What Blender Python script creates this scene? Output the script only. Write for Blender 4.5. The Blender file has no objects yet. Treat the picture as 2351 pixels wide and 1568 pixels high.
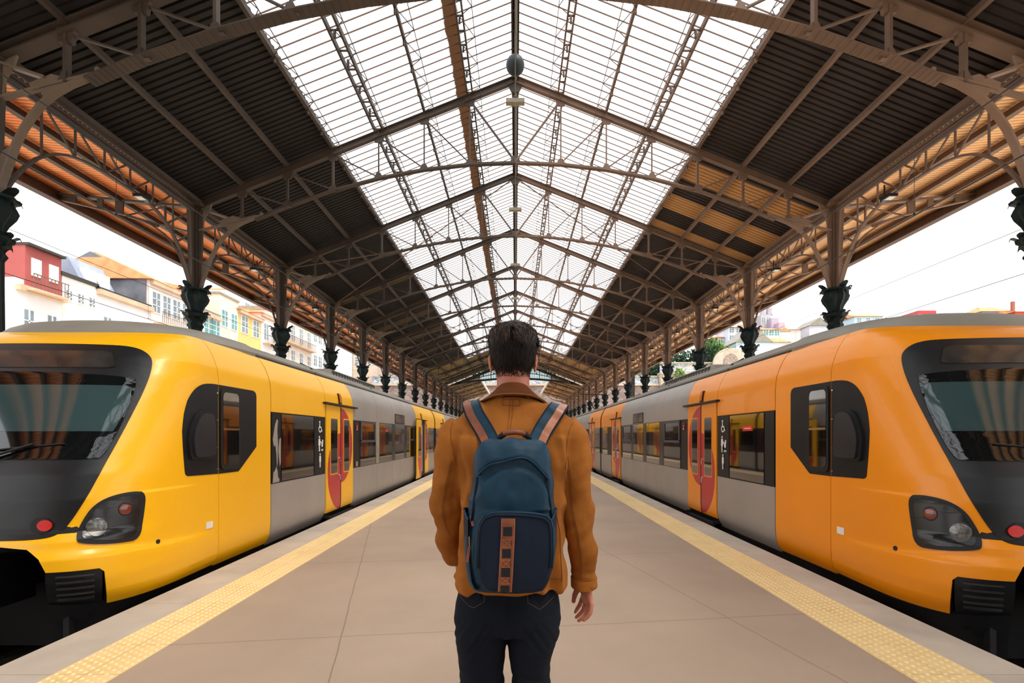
import bpy, bmesh, math, random
from mathutils import Vector, Matrix
PI = math.pi
R = random.Random(7)
SC = bpy.context.scene
COL = SC.collection

# ------------------------------------------------------------------ camera
EYE = 1.42
cam_d = bpy.data.cameras.new('camera')
cam = bpy.data.objects.new('camera', cam_d)
COL.objects.link(cam)
cam.location = (0, 0, EYE)
cam.rotation_euler = (PI / 2, 0, 0)
cam_d.sensor_fit = 'HORIZONTAL'
cam_d.sensor_width = 36
cam_d.lens = 1080 / 2351 * 36
cam_d.shift_x = -7.5 / 2351
cam_d.shift_y = 218 / 2351
cam_d.clip_start = 0.05
cam_d.clip_end = 1200
SC.camera = cam

# ------------------------------------------------------------------ sky, sun, exposure
W = bpy.data.worlds.new('overcast_sky')
SC.world = W
W.use_nodes = True
wn = W.node_tree
wn.nodes.clear()
wo = wn.nodes.new('ShaderNodeOutputWorld')
wb = wn.nodes.new('ShaderNodeBackground')
wb.inputs['Color'].default_value = (0.955, 0.975, 1.0, 1)
wb.inputs['Strength'].default_value = 3.6
wn.links.new(wb.outputs[0], wo.inputs[0])
sun_d = bpy.data.lights.new('sun', 'SUN')
sun_d.energy = 6.0
sun_d.angle = math.radians(16)
sun_d.color = (1.0, 0.93, 0.84)
sun = bpy.data.objects.new('sun', sun_d)
COL.objects.link(sun)
sun.location = (20, -20, 40)
sun.rotation_euler = Vector((-0.42, 0.38, -1.0)).to_track_quat('-Z', 'Y').to_euler()
SC.view_settings.view_transform = 'Standard'
SC.view_settings.look = 'None'
SC.view_settings.gamma = 1
SC.view_settings.use_curve_mapping = False
SC.view_settings.exposure = -0.8

# ------------------------------------------------------------------ materials
def s2l(c):
    return tuple(((v / 255) / 12.92 if v / 255 <= .04045 else ((v / 255 + .055) / 1.055) ** 2.4) for v in c)

class NT:
    def __init__(s, name):
        s.m = bpy.data.materials.new(name)
        s.m.use_nodes = True
        s.t = s.m.node_tree
        s.b = s.t.nodes['Principled BSDF']
        s.o = s.t.nodes['Material Output']
    def n(s, typ, **k):
        x = s.t.nodes.new(typ)
        for a, b in k.items():
            setattr(x, a, b)
        return x
    def l(s, a, b):
        s.t.links.new(a, b)
    def coord(s, scale=(1, 1, 1), obj=False):
        tc = s.n('ShaderNodeTexCoord')
        if obj:
            src = tc.outputs['Object']
        else:
            g = s.n('ShaderNodeNewGeometry')
            src = g.outputs['Position']
        mp = s.n('ShaderNodeMapping')
        mp.inputs['Scale'].default_value = scale
        s.l(src, mp.inputs['Vector'])
        return mp.outputs[0]
    def noise(s, vec, scale, detail=4, rough=.55):
        x = s.n('ShaderNodeTexNoise')
        x.inputs['Scale'].default_value = scale
        x.inputs['Detail'].default_value = detail
        x.inputs['Roughness'].default_value = rough
        s.l(vec, x.inputs['Vector'])
        return x.outputs['Fac']
    def ramp(s, fac, stops):
        x = s.n('ShaderNodeValToRGB')
        e = x.color_ramp.elements
        while len(e) < len(stops):
            e.new(.5)
        for i, (p, c) in enumerate(stops):
            e[i].position = p
            e[i].color = (*c, 1) if len(c) == 3 else c
        s.l(fac, x.inputs[0])
        return x.outputs[0]
    def mix(s, fac, a, b, mode='MIX'):
        x = s.n('ShaderNodeMix', data_type='RGBA', blend_type=mode)
        for v, i in ((fac, 0), (a, 6), (b, 7)):
            if isinstance(v, (int, float)):
                x.inputs[i].default_value = v
            elif isinstance(v, tuple):
                x.inputs[i].default_value = (*v[:3], 1)
            else:
                s.l(v, x.inputs[i])
        return x.outputs[2]
    def math(s, op, a, b=0.0, c=0.0):
        x = s.n('ShaderNodeMath', operation=op)
        for i, v in enumerate((a, b, c)):
            if isinstance(v, (int, float)):
                x.inputs[i].default_value = v
            else:
                s.l(v, x.inputs[i])
        return x.outputs[0]
    def bump(s, h, strength=.3, dist=.01):
        x = s.n('ShaderNodeBump')
        x.inputs['Strength'].default_value = strength
        x.inputs['Distance'].default_value = dist
        s.l(h, x.inputs['Height'])
        s.l(x.outputs[0], s.b.inputs['Normal'])
    def xyz(s):
        g = s.n('ShaderNodeNewGeometry')
        sp = s.n('ShaderNodeSeparateXYZ')
        s.l(g.outputs['Position'], sp.inputs[0])
        return sp.outputs

def pm(name, col, rough=.5, metal=0., var=.12, scale=3., bump=0., bscale=60., coat=0., spec=None, emit=None, dirt=None):
    t = NT(name)
    c = s2l(col)
    v = t.coord(obj=True)
    f = t.noise(v, scale)
    d = dirt if dirt else tuple(x * (1 - 2 * var) for x in c)
    lo = tuple(min(1, x * (1 + var)) for x in c)
    t.l(t.ramp(f, [(.3, lo), (.75, d)]) if var else t.mix(0., c, c), t.b.inputs['Base Color'])
    t.b.inputs['Roughness'].default_value = rough
    t.b.inputs['Metallic'].default_value = metal
    t.b.inputs['Coat Weight'].default_value = coat
    if spec is not None:
        t.b.inputs['Specular IOR Level'].default_value = spec
    if bump:
        t.bump(t.noise(v, bscale, 3), bump, .004)
    if emit:
        t.b.inputs['Emission Color'].default_value = (*s2l(emit[0]), 1)
        t.b.inputs['Emission Strength'].default_value = emit[1]
    return t.m

M = {}
M['train_yellow_lit'] = pm('train_yellow_lit', (255, 186, 4), .34, var=.03, scale=.6, coat=.12)  # livery yellow, brighter for the better lit left train
M['train_yellow_shaded'] = pm('train_yellow_shaded', (244, 146, 6), .34, var=.04, scale=.6, coat=.12)  # same livery yellow, darkened for the less lit right train
M['train_grey'] = pm('train_grey', (168, 160, 152), .42, .25, var=.05, scale=1.5)
M['train_roof'] = pm('train_roof', (140, 134, 122), .6, var=.12, scale=1.2)
M['roof_dark'] = pm('roof_dark', (52, 50, 44), .6, var=.15, scale=4)
M['black_plastic'] = pm('black_plastic', (19, 21, 25), .4, var=.2, scale=5, spec=.35)
M['mask_black'] = pm('mask_black', (25, 27, 29), .42, var=.35, scale=2.5, spec=.4)
M['mirror_cover'] = pm('mirror_cover', (34, 36, 42), .3, var=.1, spec=.6)
M['underframe'] = pm('underframe', (14, 14, 16), .7, var=.3, scale=4)
M['rubber'] = pm('rubber', (14, 14, 14), .6, var=.1)
M['window_glass'] = pm('window_glass', (16, 14, 15), .04, var=.1, spec=1.0, coat=1.0)
M['headlight_lens'] = pm('headlight_lens', (26, 27, 28), .22, var=.6, scale=9)
M['windshield'] = pm('windshield', (14, 17, 18), .03, var=.3, scale=.8, spec=.6, coat=.35)
M['sun_blind'] = pm('sun_blind', (52, 72, 73), .05, var=.08, scale=.8, spec=.6, coat=.35)
M['display_glass'] = pm('display_glass', (50, 48, 45), .25, var=.3, scale=6, coat=.4)
M['door_red'] = pm('door_red', (190, 38, 44), .35, var=.08, scale=2, coat=.2)
M['white_vinyl'] = pm('white_vinyl', (235, 232, 226), .5, var=.04)
M['red_vinyl'] = pm('red_vinyl', (214, 40, 34), .5, var=.04)
M['chrome'] = pm('chrome', (215, 215, 212), .15, 1., var=.05)
M['lamp_clear'] = pm('lamp_clear', (120, 120, 116), .3, .7, var=.45, scale=38, coat=.6)
M['lamp_orange'] = pm('lamp_orange', (110, 34, 12), .25, var=.2, scale=30, coat=1.)
M['tail_red'] = pm('tail_red', (180, 22, 14), .3, var=.1, scale=40, emit=((255, 30, 10), .2))
M['amber'] = pm('amber', (220, 110, 20), .3, var=.1, scale=20)
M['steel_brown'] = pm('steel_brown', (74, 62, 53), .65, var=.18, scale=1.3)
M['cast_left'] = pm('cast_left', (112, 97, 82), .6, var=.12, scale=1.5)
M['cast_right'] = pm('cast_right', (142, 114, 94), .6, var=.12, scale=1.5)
M['steel_lit'] = pm('steel_lit', (118, 93, 76), .65, var=.15, scale=1.3)  # same roof steel, brightened for the light on the right side
M['cast_green'] = pm('cast_green', (11, 29, 30), .62, var=.35, spec=.25, scale=6, bump=.4, bscale=14)
M['stone_edge'] = pm('stone_edge', (186, 170, 152), .8, var=.12, scale=1.6, bump=.3, bscale=30)
M['ballast'] = pm('ballast', (96, 86, 76), .95, var=.35, scale=9, bump=.8, bscale=12)
M['rail_steel'] = pm('rail_steel', (110, 92, 78), .35, .7, var=.2, scale=8)
M['outer_ground'] = pm('outer_ground', (228, 216, 198), .9, var=.08, scale=.4)
M['wire'] = pm('wire', (24, 21, 20), .5, var=.1)
M['globe_green'] = pm('globe_green', (24, 36, 40), .5, var=.35, scale=7)
M['lamp_grey'] = pm('lamp_grey', (150, 142, 122), .6, var=.1)
M['lamp_white'] = pm('lamp_white', (230, 228, 220), .4, var=.05)

def corrugated_mat(name, col, alt, lo, hi, far, farcol):
    """painted sheets; odd sheets of another colour between y=lo..hi, and beyond far"""
    t = NT(name)
    X, Y, Z = t.xyz()
    cell = t.math('FLOOR', t.math('DIVIDE', Y, 0.88))
    wn_ = t.n('ShaderNodeTexWhiteNoise', noise_dimensions='1D')
    t.l(cell, wn_.inputs['W'])
    inr = t.math('MULTIPLY', t.math('GREATER_THAN', Y, lo), t.math('LESS_THAN', Y, hi))
    pick = t.math('MULTIPLY', t.math('GREATER_THAN', wn_.outputs[0], .62), inr)
    f2 = t.math('MULTIPLY', t.math('GREATER_THAN', wn_.outputs[0], .15), t.math('GREATER_THAN', Y, far))
    v = t.coord((1, .35, 1))
    nz = t.noise(v, 1.4, 5)
    base = t.ramp(nz, [(.3, tuple(x * 1.15 for x in s2l(col))), (.75, tuple(x * .75 for x in s2l(col)))])
    c1 = t.mix(pick, base, s2l(alt))
    c2 = t.mix(f2, c1, s2l(farcol))
    t.l(c2, t.b.inputs['Base Color'])
    t.b.inputs['Roughness'].default_value = .7
    return t.m
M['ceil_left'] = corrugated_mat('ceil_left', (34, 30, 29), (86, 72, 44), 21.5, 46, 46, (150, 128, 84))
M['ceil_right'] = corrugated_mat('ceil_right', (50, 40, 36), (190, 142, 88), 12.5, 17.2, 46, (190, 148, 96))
M['canopy_left'] = corrugated_mat('canopy_left', (250, 168, 108), (242, 150, 90), 0, 40, 300, (220, 120, 60))
M['canopy_right'] = corrugated_mat('canopy_right', (236, 190, 138), (216, 174, 130), 14, 40, 300, (220, 160, 100))

def skylight_mat():
    t = NT('skylight_glass')
    X, Y, Z = t.xyz()
    v = t.coord((1, 1, 1))
    nz = t.noise(v, 2.2, 6, .7)
    # rust-stained band left of the first purlin, and a fainter one right
    def band(c, w, s):
        d = t.math('ABSOLUTE', t.math('SUBTRACT', X, c))
        f = t.math('SUBTRACT', 1.0, t.math('DIVIDE', d, w))
        f = t.math('ADD', f, t.math('MULTIPLY', t.math('SUBTRACT', nz, .5), .9))
        return t.math('MULTIPLY', t.math('MINIMUM', t.math('MAXIMUM', t.math('MULTIPLY', f, 3.), 0.), 1.), s)
    b1 = band(-1.42, .20, 1.)
    b2 = band(-1.9, .22, .25)
    b3 = band(1.27, .06, .35)
    st = t.math('MINIMUM', t.math('ADD', t.math('ADD', b1, b2), b3), 1.)
    dirt = t.math('MULTIPLY', t.math('MAXIMUM', t.math('SUBTRACT', t.noise(t.coord((1, .6, 1)), .9, 4), .52), 0), .5)
    tr = t.n('ShaderNodeBsdfTransparent')
    t.l(t.mix(dirt, (1, 1, 1), (.55, .55, .45)), tr.inputs[0])
    tl = t.n('ShaderNodeBsdfTranslucent')
    t.l(t.mix(st, (.72, .74, .78), (.045, .018, .006)), tl.inputs[0])
    mx = t.n('ShaderNodeMixShader')
    t.l(t.math('MAXIMUM', t.math('MULTIPLY', st, .995), .38), mx.inputs[0])
    t.l(tr.outputs[0], mx.inputs[1])
    t.l(tl.outputs[0], mx.inputs[2])
    t.l(mx.outputs[0], t.o.inputs[0])
    return t.m
M['skylight'] = skylight_mat()

def gable_mat():
    t = NT('gable_glass')
    tr = t.n('ShaderNodeBsdfTransparent')
    tr.inputs[0].default_value = (.8, .9, .92, 1)
    tl = t.n('ShaderNodeBsdfTranslucent')
    t.l(t.mix(t.noise(t.coord(), .8), (.6, .75, .78), (.75, .85, .88)), tl.inputs[0])
    mx = t.n('ShaderNodeMixShader')
    mx.inputs[0].default_value = .6
    t.l(tr.outputs[0], mx.inputs[1])
    t.l(tl.outputs[0], mx.inputs[2])
    t.l(mx.outputs[0], t.o.inputs[0])
    return t.m
M['gable'] = gable_mat()

def platform_mat():
    t = NT('platform_concrete')
    v = t.coord()
    n1 = t.noise(v, .7, 5)
    n2 = t.noise(v, 90, 3)
    n3 = t.noise(v, 3.3, 6, .7)
    c = t.ramp(n1, [(.3, s2l((182, 158, 136))), (.7, s2l((164, 142, 121)))])
    c = t.mix(t.math('MULTIPLY', n2, .25), c, s2l((120, 100, 84)), 'MIX')
    c = t.mix(t.math('MULTIPLY', t.math('GREATER_THAN', n3, .69), .25), c, s2l((120, 102, 86)))
    # saw-cut joints on a diagonal grid
    X, Y, Z = t.xyz()
    j = None
    for (a, b, per, off) in ((.97, .25, 2.9, .35), (-.12, 1., 2.05, .6)):
        q = t.math('ADD', t.math('MULTIPLY', X, a), t.math('MULTIPLY', Y, b))
        q = t.math('ADD', q, t.math('MULTIPLY', t.noise(v, 1.5, 3), .03))
        w_ = t.math('PINGPONG', t.math('ADD', q, off), per / 2)
        g = t.math('LESS_THAN', w_, .0045)
        j = g if j is None else t.math('MAXIMUM', j, g)
    c = t.mix(t.math('MULTIPLY', j, .6), c, s2l((104, 88, 74)))
    t.l(c, t.b.inputs['Base Color'])
    t.b.inputs['Roughness'].default_value = .62
    t.b.inputs['Specular IOR Level'].default_value = .35
    t.bump(t.math('SUBTRACT', t.noise(v, 60, 4), t.math('MULTIPLY', j, 1.5)), .15, .004)
    return t.m
M['platform'] = platform_mat()

def brick_mat(name, c1, c2, mort, sx, scale, axes='XZ', rough=.9):
    t = NT(name)
    X, Y, Z = t.xyz()
    cb = t.n('ShaderNodeCombineXYZ')
    t.l(X if axes[0] == 'X' else Y, cb.inputs[0])
    t.l(Z if axes[1] == 'Z' else Y, cb.inputs[1])
    b = t.n('ShaderNodeTexBrick')
    b.inputs['Scale'].default_value = scale
    b.inputs['Mortar Size'].default_value = .012
    b.inputs['Brick Width'].default_value = sx
    b.inputs['Row Height'].default_value = .4
    b.inputs['Color1'].default_value = (*s2l(c1), 1)
    b.inputs['Color2'].default_value = (*s2l(c2), 1)
    b.inputs['Mortar'].default_value = (*s2l(mort), 1)
    t.l(cb.outputs[0], b.inputs['Vector'])
    nz = t.noise(t.coord(), .6, 5)
    t.l(t.mix(t.math('MULTIPLY', nz, .5), b.outputs[0], s2l(mort)), t.b.inputs['Base Color'])
    t.b.inputs['Roughness'].default_value = rough
    return t.m
M['stone_wall'] = brick_mat('stone_wall', (158, 140, 132), (122, 104, 100), (98, 86, 82), .8, 1.15)
M['tile_roof'] = pm('tile_roof', (226, 150, 100), .8, var=.15, scale=1.5, bump=.4, bscale=6)
M['grey_gable'] = pm('grey_gable', (130, 132, 140), .9, var=.3, scale=.5)

def graffiti_mat():
    t = NT('graffiti_wall')
    v = t.coord((.35, 1, .8))
    vo = t.n('ShaderNodeTexVoronoi')
    vo.inputs['Scale'].default_value = 1.1
    t.l(v, vo.inputs['Vector'])
    f = t.noise(v, 1.6, 3)
    c = t.ramp(f, [(.42, s2l((196, 186, 176))), (.5, s2l((110, 150, 150))), (.56, s2l((210, 204, 210))), (.64, s2l((90, 110, 170))), (.7, s2l((200, 196, 190)))])
    t.l(c, t.b.inputs['Base Color'])
    t.b.inputs['Roughness'].default_value = .9
    return t.m
M['graffiti'] = graffiti_mat()

def tactile_mat(side):
    t = NT('tactile_yellow')
    X, Y, Z = t.xyz()
    v = t.coord()
    n = t.noise(v, 2.5, 5, .7)
    c = t.ramp(n, [(.3, s2l((238, 206, 146))), (.62, s2l((228, 192, 128))), (.8, s2l((200, 168, 116)))])
    jx = t.math('LESS_THAN', t.math('PINGPONG', Y, .2), .003)
    jy = t.math('LESS_THAN', t.math('PINGPONG', t.math('SUBTRACT', X, side * 2.555), .2), .003)
    c = t.mix(t.math('MULTIPLY', t.math('MAXIMUM', jx, jy), .5), c, s2l((150, 118, 74)))
    t.l(c, t.b.inputs['Base Color'])
    t.b.inputs['Roughness'].default_value = .6
    return t.m

def cloth_mat(name, c_hi, c_lo, weave=900, rough=.9, fold=0, sheen=0.0):
    t = NT(name)
    v = t.coord(obj=True)
    f = t.noise(v, 9, 5, .6)
    t.l(t.ramp(f, [(.3, s2l(c_hi)), (.75, s2l(c_lo))]), t.b.inputs['Base Color'])
    t.b.inputs['Roughness'].default_value = rough
    t.b.inputs['Sheen Weight'].default_value = sheen
    t.b.inputs['Specular IOR Level'].default_value = .22
    h = t.noise(t.coord((1, 1, 2.2), obj=True), weave * .25, 2)
    if fold:
        h = t.math('ADD', t.math('MULTIPLY', h, .12), t.math('MULTIPLY', t.noise(t.coord((1, 1, .5), obj=True), fold, 4, .6), 2.))
    t.bump(h, .35, .006 if fold else .002)
    return t.m
M['jacket'] = cloth_mat('jacket_canvas', (164, 100, 38), (132, 76, 24), fold=14)
M['collar'] = cloth_mat('collar_corduroy', (104, 56, 22), (80, 40, 15), fold=30)
M['stitch'] = pm('stitch', (116, 66, 24), .8, var=.1)
M['stitch_light'] = pm('stitch_light', (150, 104, 60), .8, var=.1)
M['denim'] = cloth_mat('denim', (14, 21, 33), (8, 12, 21), fold=12)
M['pack_blue'] = cloth_mat('pack_blue', (24, 60, 80), (15, 41, 58), fold=11, rough=.5)
M['pack_navy'] = cloth_mat('pack_navy', (16, 30, 48), (11, 21, 36), fold=8, rough=.7)
M['jean_stitch'] = pm('jean_stitch', (96, 70, 46), .8, var=.1)
M['leather'] = pm('leather', (126, 68, 40), .5, var=.2, scale=22, bump=.3, bscale=120)
M['leather_pale'] = pm('leather_pale', (172, 108, 76), .35, var=.15, scale=22, bump=.2, bscale=120)
M['black_web'] = pm('black_web', (7, 8, 11), .8, var=.2, scale=40)
M['hair'] = pm('hair', (30, 20, 15), .6, var=.35, scale=40, spec=.25)
M['hair_light'] = pm('hair_light', (96, 72, 54), .5, var=.25, scale=40)
def skin():
    t = NT('skin')
    v = t.coord(obj=True)
    t.l(t.ramp(t.noise(v, 14, 4), [(.3, s2l((190, 124, 98))), (.75, s2l((166, 92, 72)))]), t.b.inputs['Base Color'])
    t.b.inputs['Roughness'].default_value = .5
    t.b.inputs['Subsurface Weight'].default_value = .25
    t.b.inputs['Subsurface Radius'].default_value = (1., .3, .15)
    t.b.inputs['Subsurface Scale'].default_value = .02
    t.bump(t.noise(v, 220, 3), .2, .002)
    return t.m
M['skin'] = skin()
M['shoe'] = pm('shoe', (90, 56, 34), .5, var=.2, scale=10)
M['eye'] = pm('eye', (226, 222, 216), .2, var=.02)
M['foliage'] = pm('foliage', (98, 132, 52), .8, var=.35, scale=.8)
M['foliage_dark'] = pm('foliage_dark', (40, 74, 44), .8, var=.35, scale=.8)
M['bark'] = pm('bark', (84, 66, 50), .9, var=.2)

# ------------------------------------------------------------------ mesh helpers
class MB:
    def __init__(s):
        s.v = []; s.f = []
    def add(s, vs, fs):
        o = len(s.v)
        s.v += [tuple(x) for x in vs]
        s.f += [tuple(i + o for i in q) for q in fs]
    def box(s, a, b):
        x0, y0, z0 = a; x1, y1, z1 = b
        s.add([(x0, y0, z0), (x1, y0, z0), (x1, y1, z0), (x0, y1, z0), (x0, y0, z1), (x1, y0, z1), (x1, y1, z1), (x0, y1, z1)],
              [(0, 3, 2, 1), (4, 5, 6, 7), (0, 1, 5, 4), (1, 2, 6, 5), (2, 3, 7, 6), (3, 0, 4, 7)])
    def bar(s, a, b, w, h, up=(0, 0, 1)):
        a = Vector(a); b = Vector(b); d = (b - a).normalized()
        sd = d.cross(Vector(up))
        if sd.length < 1e-4:
            sd = d.cross(Vector((0, 1, 0)))
        sd.normalize(); u = sd.cross(d).normalized()
        vs = []
        for p in (a, b):
            for i, j in ((-1, -1), (1, -1), (1, 1), (-1, 1)):
                vs.append(p + sd * (i * w / 2) + u * (j * h / 2))
        s.add(vs, [(0, 3, 2, 1), (4, 5, 6, 7), (0, 1, 5, 4), (1, 2, 6, 5), (2, 3, 7, 6), (3, 0, 4, 7)])
    def tube(s, pts, r, n=8, caps=True):
        pts = [Vector(p) for p in pts]
        rr = r if isinstance(r, (list, tuple)) else [r] * len(pts)
        rings = []
        ref = Vector((0, 0, 1))
        d0 = (pts[1] - pts[0]).normalized()
        if abs(d0.dot(ref)) > .9:
            ref = Vector((0, 1, 0))
        for i, p in enumerate(pts):
            d = (pts[min(i + 1, len(pts) - 1)] - pts[max(i - 1, 0)]).normalized()
            a = d.cross(ref).normalized(); b = a.cross(d).normalized()
            rings.append([p + (a * math.cos(2 * PI * k / n) + b * math.sin(2 * PI * k / n)) * rr[i] for k in range(n)])
        s.loft(rings, caps)
    def loft(s, rings, caps=True, closed=True):
        n = len(rings[0]); o = len(s.v)
        for r in rings:
            s.v += [tuple(p) for p in r]
        for i in range(len(rings) - 1):
            for k in range(n if closed else n - 1):
                a = o + i * n + k; b = o + i * n + (k + 1) % n
                s.f.append((a, b, b + n, a + n))
        if caps:
            s.f.append(tuple(o + k for k in reversed(range(n))))
            s.f.append(tuple(o + (len(rings) - 1) * n + k for k in range(n)))
    def ribbon(s, pts, sides, w, th):
        """flat band: pts centre line, sides = unit width direction at each point"""
        rings = []
        for i, p in enumerate(pts):
            p = Vector(p)
            d = (Vector(pts[min(i + 1, len(pts) - 1)]) - Vector(pts[max(i - 1, 0)])).normalized()
            a = Vector(sides[i]); a = (a - d * a.dot(d)).normalized(); n = d.cross(a).normalized()
            ww = w[i] if isinstance(w, (list, tuple)) else w
            rings.append([p - a * ww / 2 - n * th / 2, p + a * ww / 2 - n * th / 2, p + a * ww / 2 + n * th / 2, p - a * ww / 2 + n * th / 2])
        s.loft(rings)
    def prism(s, poly, axis, a, b):
        """poly in the two other axes, extruded along axis from a to b"""
        def P(q, t):
            return {'x': (t, q[0], q[1]), 'y': (q[0], t, q[1]), 'z': (q[0], q[1], t)}[axis]
        n = len(poly)
        s.add([P(q, a) for q in poly] + [P(q, b) for q in poly],
              [tuple(range(n)), tuple(reversed(range(n, 2 * n)))] + [(i, (i + 1) % n, n + (i + 1) % n, n + i) for i in range(n)])
    def disc(s, c, r, axis, th, n=20, r2=None):
        """short cylinder"""
        poly = [(r * math.cos(2 * PI * k / n), (r2 or r) * math.sin(2 * PI * k / n)) for k in range(n)]
        c = Vector(c); o = MB(); o.prism(poly, axis, -th / 2, th / 2)
        s.add([Vector(v) + c for v in o.v], o.f)
    def sphere(s, c, r, nu=20, nv=12, sc=(1, 1, 1)):
        rings = []
        for i in range(nv + 1):
            t = PI * (i + .02 if i == 0 else i - .02 if i == nv else i) / nv
            rings.append([(c[0] + r * sc[0] * math.sin(t) * math.cos(2 * PI * k / nu), c[1] + r * sc[1] * math.sin(t) * math.sin(2 * PI * k / nu), c[2] - r * sc[2] * math.cos(t)) for k in range(nu)])
        s.loft(rings)
    def build(s, name, mat, parent=None, smooth=False, fix=True, **tags):
        me = bpy.data.meshes.new(name)
        if parent is not None:
            r = parent
            while r.parent is not None:
                r = r.parent
            L = r.location
            me.from_pydata([(v[0] - L[0], v[1] - L[1], v[2] - L[2]) for v in s.v], [], s.f)
        else:
            me.from_pydata(s.v, [], s.f)
        if fix:
            bm = bmesh.new(); bm.from_mesh(me)
            bmesh.ops.recalc_face_normals(bm, faces=bm.faces)
            bm.to_mesh(me); bm.free()
        return link(name, me, mat, parent, smooth, **tags)

def link(name, me, mat, parent=None, smooth=False, **tags):
    me.materials.clear()
    me.materials.append(mat)
    if smooth:
        me.shade_smooth()
        if smooth == 'auto':
            me.set_sharp_from_angle(angle=math.radians(38))
    o = bpy.data.objects.new(name, me)
    COL.objects.link(o)
    if parent is not None:
        o.parent = parent
    for k, v in tags.items():
        o[k] = v
    return o

def thing(name, label, cat, loc=(0, 0, 0), group=None):
    o = bpy.data.objects.new(name, None)
    COL.objects.link(o)
    o.empty_display_size = .1
    o.location = loc
    o['label'] = label
    o['category'] = cat
    if group:
        o['group'] = group
    return o

def dup(root, loc, label=None):
    def cp(o, par):
        c = o.copy()
        COL.objects.link(c)
        c.parent = par
        for ch in kids.get(o, []):
            cp(ch, c)
        return c
    kids = {}
    st = [root]
    while st:
        o = st.pop()
        kids[o] = [c for c in o.children]
        st += kids[o]
    r = cp(root, None)
    r.location = loc
    if label:
        r['label'] = label
    return r

ORD = ['nearest', 'second', 'third', 'fourth', 'fifth', 'sixth', 'seventh', 'eighth', 'ninth', 'tenth', 'eleventh', 'twelfth',
       'thirteenth', 'fourteenth', 'fifteenth', 'sixteenth', 'seventeenth', 'eighteenth', 'nineteenth', 'twentieth']
SIDE = {-1: 'left', 1: 'right'}
# ------------------------------------------------------------------ platform and ground
PL, PR = -3.18, 3.11
YB, YE = -8.0, 72.0
m = MB(); m.box((PL + .42, YB, -.9), (PR - .42, YE, 0)); m.build('floor', M['platform'], kind='structure')
for sd, x0, x1 in ((-1, PL, PL + .42), (1, PR - .42, PR)):
    m = MB()
    # kerb stones laid end to end
    y = YB
    while y < YE:
        L_ = 1.2
        m.box((x0, y + .002, -.25), (x1, y + L_ - .002, .001))
        y += L_
    m.box((x0 + .03, YB, -.95), (x1, YE, -.25))
    m.build('trim_1' if sd < 0 else 'trim_2', M['stone_edge'], kind='structure')
for sd in (-1, 1):
    x0, x1 = (-2.755, -2.355) if sd < 0 else (2.315, 2.755)
    root = thing('tactile_strip', 'yellow dotted warning strip along the %s edge of the platform' % SIDE[sd], 'warning strip', ((x0 + x1) / 2, 0, 0))
    m = MB(); m.box((x0, YB, -.002), (x1, YE, .004)); tm = tactile_mat(sd); m.build('strip', tm, root)
    m = MB()
    y = .9
    while y < 14:
        for i in range(8):
            xx = x0 + (i + .5) * (x1 - x0) / 8
            yy = y + (.025 if i % 2 else 0)
            r1, r2 = .0125, .008
            n = 6
            vs = [(xx + r1 * math.cos(2 * PI * k / n), yy + r1 * math.sin(2 * PI * k / n), .004) for k in range(n)] + \
                 [(xx + r2 * math.cos(2 * PI * k / n), yy + r2 * math.sin(2 * PI * k / n), .009) for k in range(n)]
            m.add(vs, [(k, (k + 1) % n, n + (k + 1) % n, n + k) for k in range(n)] + [tuple(range(n, 2 * n))])
        y += .05
    m.build('raised_dots', pm('tactile_dots', (242, 216, 164), .55, var=.06), root, fix=False, kind='stuff')
m = MB(); m.prism([(-12.6, -1), (12.6, -1), (12.6, EYE + 5.8), (8.6, EYE + 6.0), (0, EYE + 9.3), (-8.6, EYE + 6.0), (-12.6, EYE + 5.8)], 'y', -16.4, -16.0)
m.build('wall_back', pm('station_wall', (120, 104, 90), .85, var=.15, scale=.8), kind='structure')
m = MB()
for x in (-9.5, -6.4, -3.2, 0, 3.2, 6.4, 9.5):
    m.box((x - .9, -16.0, 0), (x + .9, -15.93, 3.4)); m.prism([(x + .9 * math.cos(a), 3.4 + .9 * math.sin(a)) for a in [PI * i / 12 for i in range(13)]], 'y', -16.0, -15.93)
m.build('door_1', M['roof_dark'], kind='structure')
m = MB(); m.box((-200, -60, -1.3), (200, 400, -1.0)); m.build('floor_ground', M['outer_ground'], kind='structure')
for sd in (-1, 1):
    m = MB(); xs = sorted((sd * 3.25, sd * 6.6)); m.box((xs[0], YB, -1.0), (xs[1], YE, -.93)); m.build('trim_3' if sd < 0 else 'trim_4', M['ballast'], kind='structure')
    xs = sorted((sd * 6.75, sd * 9.9)); m = MB(); m.box((xs[0], YB, -1.0), (xs[1], YE, 0)); m.build('floor_left' if sd < 0 else 'floor_right', M['platform'], kind='structure')
    for q, nm in ((-1, 'inner'), (1, 'outer')):
        xc = sd * (4.75 + q * .834)
        m = MB()
        m.box((xc - .075, YB, -.93), (xc + .075, YE, -.915)); m.box((xc - .01, YB, -.915), (xc + .01, YE, -.8)); m.box((xc - .036, YB, -.81), (xc + .036, YE, -.77))
        o = m.build('rail', M['rail_steel'])
        o['label'] = 'steel rail under the %s train, the %s' % (SIDE[sd], 'one nearer the platform' if q < 0 else 'one further from the platform')
        o['category'] = 'rail'

# ------------------------------------------------------------------ roof
HR = 9.5
def rz(x):
    return EYE + HR - .4 * abs(x)
def lc(x):
    return EYE + 7.25 - .0315 * x * x
Y0, SP = 7.93, 4.57
YF = 7.62   # the nearest bay is a little longer
NOD = [i * 1.21 for i in range(8)]
YR0, YSK, YG = Y0 - 5 * SP, 47.2, Y0 + 11 * SP

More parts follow.
